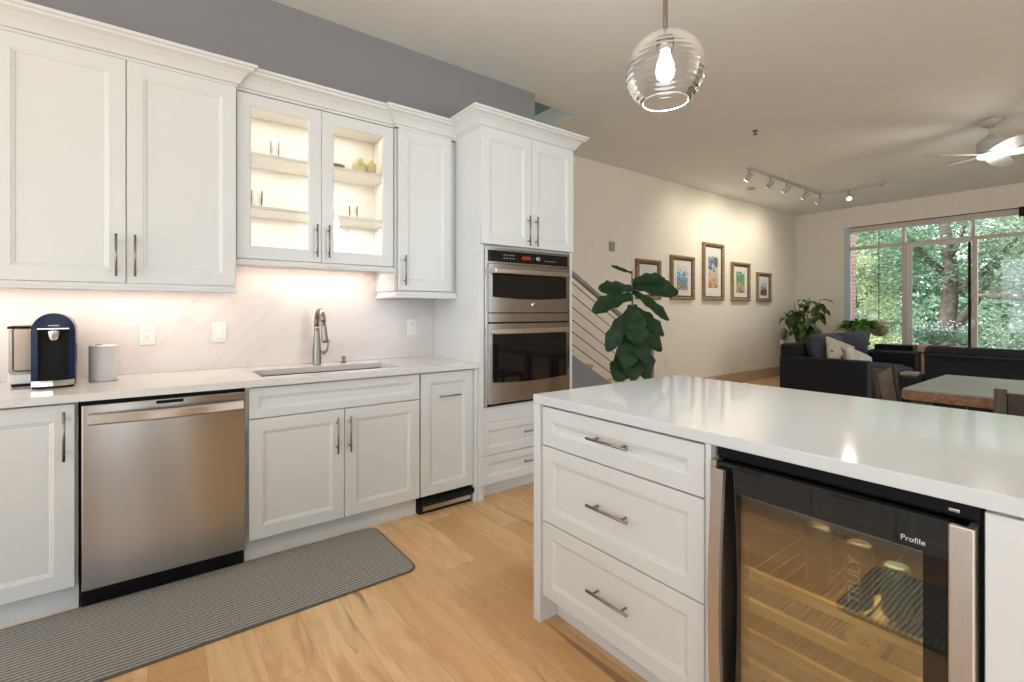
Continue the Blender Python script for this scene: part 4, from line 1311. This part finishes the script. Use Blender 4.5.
build('stems', sb, M['bark'], t)
build('foliage', c, M['rubberleaf'], t)
# bright arching plant by the window
px_, py_ = 9.92, 3.02
t = thing('arching_houseplant', 'bright green arching houseplant in a grey pot by the window', 'plant', (px_, py_, 0))
build('pot', MB().lathe([(0, 0.70), (0.12, 0.70), (0.16, 0.98), (0.165, 1.0), (0.15, 1.0), (0.14, 0.96), (0, 0.96)], (px_, py_, 0), 24), M['greypot'], t)
c = MB()
for k in range(4):
    a = PI / 4 + k * PI / 2
    c.cyl((px_ + 0.12 * math.cos(a), py_ + 0.12 * math.sin(a), 0.001), (px_ + 0.10 * math.cos(a), py_ + 0.10 * math.sin(a), 0.68), 0.012, n=8)
c.cyl((px_, py_, 0.675), (px_, py_, 0.698), 0.15, n=24)
build('plant_stand', c, M['darkwood'], t)
c = MB()
for i in range(230):
    a = rnd.uniform(0, 2 * PI)
    el = rnd.uniform(0.1, 1.3)
    leaf(c.bm, (px_ + 0.04 * math.cos(a), py_ + 0.04 * math.sin(a), 0.97), (math.cos(a) * 1.0, math.sin(a) * 1.15, el), (0, 0, 1), rnd.uniform(0.26, 0.50), rnd.uniform(0.05, 0.085), rnd.uniform(0.5, 0.9), 0, 6, 0.1, 'x')
build('foliage', c, M['brightleaf'], t)
# slim pale floor fan in the corner
t = thing('pedestal_fan', 'slim pale pedestal fan against the cream wall left of the black sofa', 'fan', (9.55, 4.14, 0))
build('column', MB().box(9.49, 9.59, 4.10, 4.18, 0.02, 0.72, 0.03), M['outlet'], t)
build('head', MB().lathe([(0, -0.03), (0.10, -0.025), (0.125, 0), (0.10, 0.025), (0, 0.03)], (0, 0, 0), 28).xf(Matrix.Translation((9.54, 4.12, 0.82)) @ Matrix.Rotation(R(90), 4, 'X')), M['greypot'], t)
build('base', MB().lathe([(0, 0), (0.13, 0), (0.13, 0.015), (0, 0.025)], (9.54, 4.12, 0.001), 24), M['outlet'], t)

# ------------------------------------------------------------------ sofas
def cushion(x0, x1, y0, y1, z0, z1, puff=0.05, rx=0.0):
    """pillow-like block with puffed faces, optional tilt about X"""
    mb = MB(); bm = mb.bm
    N = 8
    g = bmesh.ops.create_cube(bm, size=2.0)
    bmesh.ops.subdivide_edges(bm, edges=bm.edges, cuts=N - 1, use_grid_fill=True)
    cx, cy, cz = (x0 + x1) / 2, (y0 + y1) / 2, (z0 + z1) / 2
    hx, hy, hz_ = (x1 - x0) / 2, (y1 - y0) / 2, (z1 - z0) / 2
    dims = sorted([(hx, 0), (hy, 1), (hz_, 2)])
    thin = dims[0][1]
    for v in bm.verts:
        c3 = [v.co.x, v.co.y, v.co.z]
        o = [c3[i] for i in range(3) if i != thin]
        k = (1 - o[0] ** 2) * (1 - o[1] ** 2)
        edge = max(abs(o[0]), abs(o[1]))
        th = (1 - 0.55 * edge ** 6)
        p = [c3[0] * hx, c3[1] * hy, c3[2] * hz_]
        p[thin] = p[thin] * th + math.copysign(puff * k, c3[thin]) * (abs(c3[thin]))
        for i in range(3):
            if i != thin:
                p[i] *= 1 - 0.06 * (abs(c3[thin])) * abs(c3[i]) ** 3
        v.co = Vector(p)
    bmesh.ops.rotate(bm, cent=(0, 0, 0), matrix=Matrix.Rotation(rx, 3, 'X'), verts=bm.verts)
    bmesh.ops.translate(bm, vec=(cx, cy, cz), verts=bm.verts)
    for f in bm.faces: f.smooth = True
    return mb
t = thing('sofa', 'black fabric sofa side-on against the cream wall with beige cushions', 'sofa', (8.2, 2.6, 0))
SY, SYB = 2.09, 3.12
build('arm', MB().box(7.07, 7.30, SY, SYB, 0.06, 0.625, 0.03, 3), M['charcoal'], t)
build('arm', MB().box(9.12, 9.35, SY, SYB, 0.06, 0.625, 0.03, 3), M['charcoal'], t)
build('base', MB().box(7.30, 9.12, SY + 0.02, SYB, 0.08, 0.30, 0.02), M['charcoal'], t)
build('back', MB().box(7.08, 9.34, 2.92, SYB, 0.30, 0.80, 0.04, 3), M['charcoal'], t)
for x0, x1 in ((7.305, 8.205), (8.215, 9.115)):
    build('seat_cushion', cushion(x0, x1, SY + 0.01, 2.92, 0.305, 0.46, 0.02), M['seat'], t)
    build('back_cushion', cushion(x0 + 0.005, x1 - 0.005, 2.66, 2.89, 0.48, 0.93, 0.06, R(-9)), M['seat'], t)
build('throw_edge', MB().box(7.10, 7.28, SY - 0.004, SY + 0.01, 0.07, 0.60, 0.006), M['seat'], t)
for x in (7.15, 9.27):
    for y in (SY + 0.08, SYB - 0.08):
        build('foot', MB().cyl((x, y, 0.001), (x, y, 0.062), 0.02, 0.028, 12), M['darkwood'], t)
pt_ = NT('patterned_cloth')
n_ = pt_.noise(pt_.coord('Object'), 13, 2, 0.4)
pt_.bsdf(pt_.ramp(n_, [(0.0, (0.52, 0.46, 0.37, 1)), (0.66, (0.55, 0.49, 0.40, 1)), (0.70, (0.05, 0.05, 0.06, 1))]), 0.9)
mb = cushion(-0.24, 0.24, -0.06, 0.06, -0.19, 0.19, 0.05)
mb.xf(Matrix.Translation((7.55, 2.52, 0.665)) @ Euler((R(-22), R(18), R(-24))).to_matrix().to_4x4())
tag(build('throw_pillow', mb, pt_.m), 'beige throw pillow with dark speckles on the black sofa', 'pillow')
mb = cushion(-0.17, 0.17, -0.045, 0.045, -0.14, 0.14, 0.04)
mb.xf(Matrix.Translation((7.45, 2.28, 0.60)) @ Euler((R(-35), R(25), R(-42))).to_matrix().to_4x4())
tag(build('throw_pillow', mb, M['pinkwhite']), 'plain off-white throw pillow in front of the speckled one', 'pillow')

t = thing('sofa', 'black sofa with rounded back seen from behind, in front of the glass doors', 'sofa', (8.0, 0.6, 0))
c = MB()
prof = [(7.46, 0.10), (7.72, 0.10), (7.80, 0.45), (7.76, 0.72), (7.70, 0.80), (7.60, 0.835), (7.50, 0.82), (7.44, 0.76), (7.44, 0.70), (7.455, 0.69)]
c.prism([(x, 1.62, z) for x, z in prof], (0, -2.1, 0))
bmesh.ops.bevel(c.bm, geom=[e for e in c.bm.edges], offset=0.015, segments=2, affect='EDGES')
build('back', c, M['charcoal'], t)
build('base', MB().box(7.74, 8.42, -0.46, 1.58, 0.08, 0.30, 0.02), M['charcoal'], t)
for y0, y1 in ((1.40, 1.62), (-0.48, -0.27)):
    build('arm', MB().box(7.80, 8.42, y0, y1, 0.08, 0.60, 0.04, 3), M['charcoal'], t)
for y0, y1 in ((0.57, 1.39), (-0.26, 0.56)):
    build('seat_cushion', cushion(7.82, 8.42, y0, y1, 0.305, 0.46, 0.02), M['charcoal'], t)
for x in (7.55, 8.36):
    for y in (1.5, -0.4):
        build('foot', MB().cyl((x, y, 0.001), (x, y, 0.10), 0.02, 0.028, 12), M['darkwood'], t)
build('piping', MB().cyl((7.436, 1.60, 0.735), (7.436, -0.45, 0.735), 0.005, n=8), M['seat'], t)
t = thing('ottoman', 'low black ottoman at the end of the rear-facing sofa', 'ottoman', (7.5, 1.85, 0))
build('body', MB().box(7.20, 7.75, 1.635, 1.87, 0.05, 0.47, 0.03, 3), M['charcoal'], t)
build('foot', MB().box(7.24, 7.71, 1.66, 1.85, 0.001, 0.05), M['darkwood'], t)
tag(build('magazine', MB().box(7.36, 7.62, 1.67, 1.83, 0.471, 0.50, 0.004).xf(Matrix.Identity(4)), M['canvas']), 'small brown book lying on the ottoman', 'book')
t = thing('side_table', 'dark side table beyond the arm of the black sofa', 'side table', (9.75, 2.4, 0))
c = MB()
for x in (9.52, 9.94):
    for y in (2.12, 2.72):
        build('leg', MB().box(x - 0.02, x + 0.02, y - 0.02, y + 0.02, 0.001, 0.60), M['darkwood'], t)

build('table_top', MB().box(9.48, 9.98, 2.06, 2.76, 0.60, 0.625, 0.004), M['darkwood'], t)
tag(build('storage_box', MB().box(9.58, 9.86, 2.22, 2.72, 0.626, 0.71, 0.006), M['black']), 'long low black box on the side table by the window', 'box')

# ------------------------------------------------------------------ dining table and chairs
t = thing('dining_table', 'wooden dining table with weathered grey top behind the island', 'table', (4.45, 0.1, 0))
build('table_top', MB().box(3.90, 5.02, -0.95, 0.955, 0.742, 0.752, 0.002), M['tabletop'], t)
build('edge_frame', MB().box(3.895, 5.025, -0.955, 0.960, 0.682, 0.7415, 0.003), M['tableedge'], t)
for x in (3.96, 4.96):
    for y in (-0.87, 0.87):
        build('leg', MB().box(x - 0.045, x + 0.045, y - 0.045, y + 0.045, 0.001, 0.681, 0.004), M['darkwood'], t)
# canvas-backed chair at the head of the table
t = thing('canvas_chair', 'chair with a sagging brown canvas back at the head of the dining table', 'chair', (0, 0, 0))
tops = []
for s in (-1, 1):
    build('back_post', MB().tube([(s * 0.22, 0.03, 0.001), (s * 0.22, 0.03, 0.42), (s * 0.225, 0.05, 0.62), (s * 0.23, 0.08, 0.815)], [0.016, 0.018, 0.018, 0.016], 10), M['darkwood'], t)
    build('leg', MB().cyl((s * 0.19, -0.36, 0.001), (s * 0.18, -0.36, 0.44), 0.015, 0.018, 10), M['darkwood'], t)
c = MB(); bm = c.bm
G = []
for i in range(13):
    u = -1 + 2 * i / 12
    row = []
    for j in range(7):
        v = j / 6
        z = 0.47 + (0.34 - 0.045 * (1 - u * u)) * v
        y = 0.03 + 0.05 * max(0, (z - 0.42) / 0.38) ** 1.2 + 0.045 * (1 - u * u) + 0.006 * math.sin(u * 14)
        row.append(bm.verts.new((u * 0.235, y, z)))
    G.append(row)
for i in range(12):
    for j in range(6):
        bm.faces.new((G[i][j], G[i + 1][j], G[i + 1][j + 1], G[i][j + 1])).smooth = True
bmesh.ops.solidify(bm, geom=bm.faces[:], thickness=0.006)
build('backrest', c, M['canvas'], t)
build('seat', MB().box(-0.21, 0.21, -0.39, 0.04, 0.425, 0.465, 0.015), M['canvas'], t)
place(t, (4.58, 1.16, 0), R(0))
# wooden chair on the near side
t = thing('dining_chair', 'dark wooden dining chair with square posts on the near side of the table', 'chair', (0, 0, 0))
for s in (-1, 1):
    build('back_post', MB().box(s * 0.20 - 0.023, s * 0.20 + 0.023, 0.0, 0.032, 0.001, 0.862, 0.004), M['chairwood'], t)
    build('leg', MB().box(s * 0.20 - 0.02, s * 0.20 + 0.02, 0.40, 0.44, 0.001, 0.435, 0.003), M['chairwood'], t)
build('back_panel', MB().box(-0.176, 0.176, 0.008, 0.024, 0.56, 0.845, 0.004), M['darkwood'], t)
build('seat', MB().box(-0.22, 0.22, 0.01, 0.45, 0.436, 0.475, 0.01), M['chairwood'], t)
place(t, (3.37, 0.24, 0), R(-90))

# ------------------------------------------------------------------ ceiling fixtures
# pendant
PX, PY, PZ = 1.50, 1.057, 2.12
t = thing('pendant_lamp', 'clear ribbed glass globe pendant hanging over the island', 'pendant light', (PX, PY, PZ))
GR = 0.141
prof = []
a0, a1 = R(14), R(145)
N = 90
for k in range(N + 1):
    a = a0 + (a1 - a0) * k / N
    rr = GR * (1 + 0.006 * math.sin(a * 44))
    prof.append((rr * math.sin(a), rr * math.cos(a) * 0.96))
build('glass_globe', MB().lathe(prof, (PX, PY, PZ), 48), M['globe'], t)
rimr, rimz = prof[-1]
c = MB()
c.tube([(PX + rimr * math.cos(2 * PI * k / 40), PY + rimr * math.sin(2 * PI * k / 40), PZ + rimz) for k in range(41)], 0.0018, 8, caps=False)
build('globe_rim', c, M['white'], t)
build('rod', MB().cyl((PX, PY, PZ + 0.13), (PX, PY, CZ - 0.02), 0.0085, n=12), M['nickel'], t)
build('canopy', MB().lathe([(0, -0.03), (0.055, -0.028), (0.06, -0.001), (0, -0.001)], (PX, PY, CZ), 24), M['chrome'], t)
build('socket', MB().lathe([(0, 0.145), (0.014, 0.145), (0.026, 0.128), (0.031, 0.12), (0.031, 0.09), (0.027, 0.075), (0, 0.075)], (PX, PY, PZ), 24), M['nickel'], t)
build('bulb', MB().lathe([(0, 0.078), (0.016, 0.078), (0.019, 0.055), (0.030, 0.025), (0.033, 0.0), (0.028, -0.02), (0.015, -0.034), (0, -0.038)], (PX, PY, PZ), 24), M['bulb'], t)
light('pendant_bulb_light', 'POINT', (PX, PY, PZ - 0.06), 22, (0.95, 0.97, 1.0), 0.03)

# track light
t = thing('track_light', 'L-shaped ceiling track with small spotlights near the far corner', 'track light', (8.0, 3.2, CZ))
TZ = CZ - 0.001
build('rail', MB().box(6.42, 8.85, 3.225, 3.26, TZ - 0.022, TZ, 0.002), M['fanwhite'], t)
build('rail', MB().box(8.82, 8.855, 2.13, 3.225, TZ - 0.022, TZ, 0.002), M['fanwhite'], t)
build('connector', MB().box(8.815, 8.86, 2.90, 3.04, TZ - 0.03, TZ - 0.0225, 0.002), M['rack'], t)
def spot(x, y, aim, lit=False):
    a = Vector(aim).normalized()
    p = Vector((x, y, TZ - 0.022))
    h = build('spotlight', MB().cyl(p, p - Vector((0, 0, 0.065)), 0.008, n=8), M['railing'], t)
    q = p - Vector((0, 0, 0.10))
    build('lamp_head', MB().cyl(q - a * 0.055, q + a * 0.055, 0.030, 0.036, 18), M['fanwhite'], h)
    build('lens', MB().cyl(q + a * 0.0552, q + a * 0.060, 0.032, n=18), M['spotglow'] if lit else M['ledglow'], h)
    return q + a * 0.075
heads = [(6.47, 3.24, (0.1, 1.0, -0.9), True), (7.07, 3.24, (0.3, 1.0, -0.8), False), (7.58, 3.24, (0.0, 1.0, -0.8), False),
         (8.24, 3.24, (0.1, 1.0, -0.8), False), (8.79, 3.24, (0.1, 1.0, -0.8), False), (8.84, 2.84, (-0.75, -0.25, -0.9), True)]
for x, y, aim, lit in heads:
    e = spot(x, y, aim, lit)
    rot = Vector(aim).to_track_quat('-Z', 'Y').to_euler()
    light('track_spot_light', 'SPOT', e, 24 if aim[1] > 0 else 18, (1.0, 0.92, 0.78), 0.03, rot=rot, spot_size=R(110), spot_blend=1.0)
build('adapter', MB().box(8.825, 8.85, 2.40, 2.44, TZ - 0.045, TZ - 0.0225, 0.003), M['railing'], t)

tag(build('smoke_detector', MB().lathe([(0, -0.035), (0.05, -0.033), (0.062, -0.02), (0.065, -0.0005), (0, -0.0005)], (7.55, 3.75, CZ), 24), M['fanwhite']), 'flat round smoke detector on the ceiling below the track light', 'smoke detector')
t = thing('sprinkler_head', 'small bronze sprinkler head on the ceiling left of the track light', 'sprinkler', (5.2, 2.54, CZ))
build('escutcheon', MB().lathe([(0, -0.006), (0.03, -0.005), (0.033, -0.0005), (0, -0.0005)], (5.2, 2.54, CZ), 18), M['nickel'], t)
build('nozzle', MB().lathe([(0, -0.045), (0.028, -0.045), (0.028, -0.040), (0.007, -0.036), (0.009, -0.006), (0, -0.006)], (5.2, 2.54, CZ), 12), M['nickel'], t)

# ceiling fan
FX, FY = 6.80, 0.955
t = thing('ceiling_fan', 'white five-blade ceiling fan with glowing round lamp', 'ceiling fan', (FX, FY, CZ))
build('canopy', MB().lathe([(0, -0.075), (0.045, -0.073), (0.08, -0.045), (0.088, -0.02), (0.088, -0.0005), (0, -0.0005)], (FX, FY, CZ), 28), M['fanwhite'], t)
build('downrod', MB().cyl((FX, FY, CZ - 0.17), (FX, FY, CZ - 0.07), 0.013, n=12), M['fanwhite'], t)
build('motor_housing', MB().lathe([(0, -0.155), (0.025, -0.155), (0.035, -0.175), (0.085, -0.205), (0.105, -0.225), (0.105, -0.31), (0.10, -0.352), (0, -0.352)], (FX, FY, CZ), 32), M['fanwhite'], t)
build('lamp_lens', MB().lathe([(0.098, -0.353), (0.100, -0.360), (0.096, -0.380), (0.07, -0.388), (0, -0.390)], (FX, FY, CZ), 32), M['fanglow'], t)
for k in range(5):
    a = R(68 + 72 * k)
    c = MB(); bm = c.bm
    rows = []
    for j in range(10):
        f = j / 9
        rr = 0.09 + 0.56 * f
        w = 0.045 + 0.035 * math.sin(PI * min(1, 0.15 + f * 0.75)) if f < 0.97 else 0.03
        tw = -R(15) * (1 - 0.4 * f)
        rows.append([(rr, -w * math.cos(tw), -w * math.sin(tw)), (rr, w * math.cos(tw), w * math.sin(tw))])
    vt = [[bm.verts.new((p[0], p[1], p[2] + 0.004)) for p in r] for r in rows]
    vb = [[bm.verts.new((p[0], p[1], p[2] - 0.004)) for p in r] for r in rows]
    for j in range(9):
        bm.faces.new((vt[j][0], vt[j + 1][0], vt[j + 1][1], vt[j][1]))
        bm.faces.new((vb[j][0], vb[j][1], vb[j + 1][1], vb[j + 1][0]))
        bm.faces.new((vt[j][0], vb[j][0], vb[j + 1][0], vt[j + 1][0]))
        bm.faces.new((vt[j][1], vt[j + 1][1], vb[j + 1][1], vb[j][1]))
    bm.faces.new((vt[0][0], vt[0][1], vb[0][1], vb[0][0])); bm.faces.new((vt[9][0], vb[9][0], vb[9][1], vt[9][1]))
    c.xf(Matrix.Translation((FX, FY, CZ - 0.352)) @ Matrix.Rotation(a, 4, 'Z'))
    build('blade', c, M['fanwhite'], t)
light('fan_lamp_light', 'POINT', (FX, FY, CZ - 0.46), 15, (1.0, 0.94, 0.84), 0.12)
t = thing('motion_sensor', 'small black box fixed high on the window wall at the right edge', 'sensor', (XW, 1.12, 2.70))
build('housing', MB().box(XW - 0.07, XW - 0.001 + 0.0, 1.06, 1.16, 2.68, 2.82, 0.006), M['black'], t)
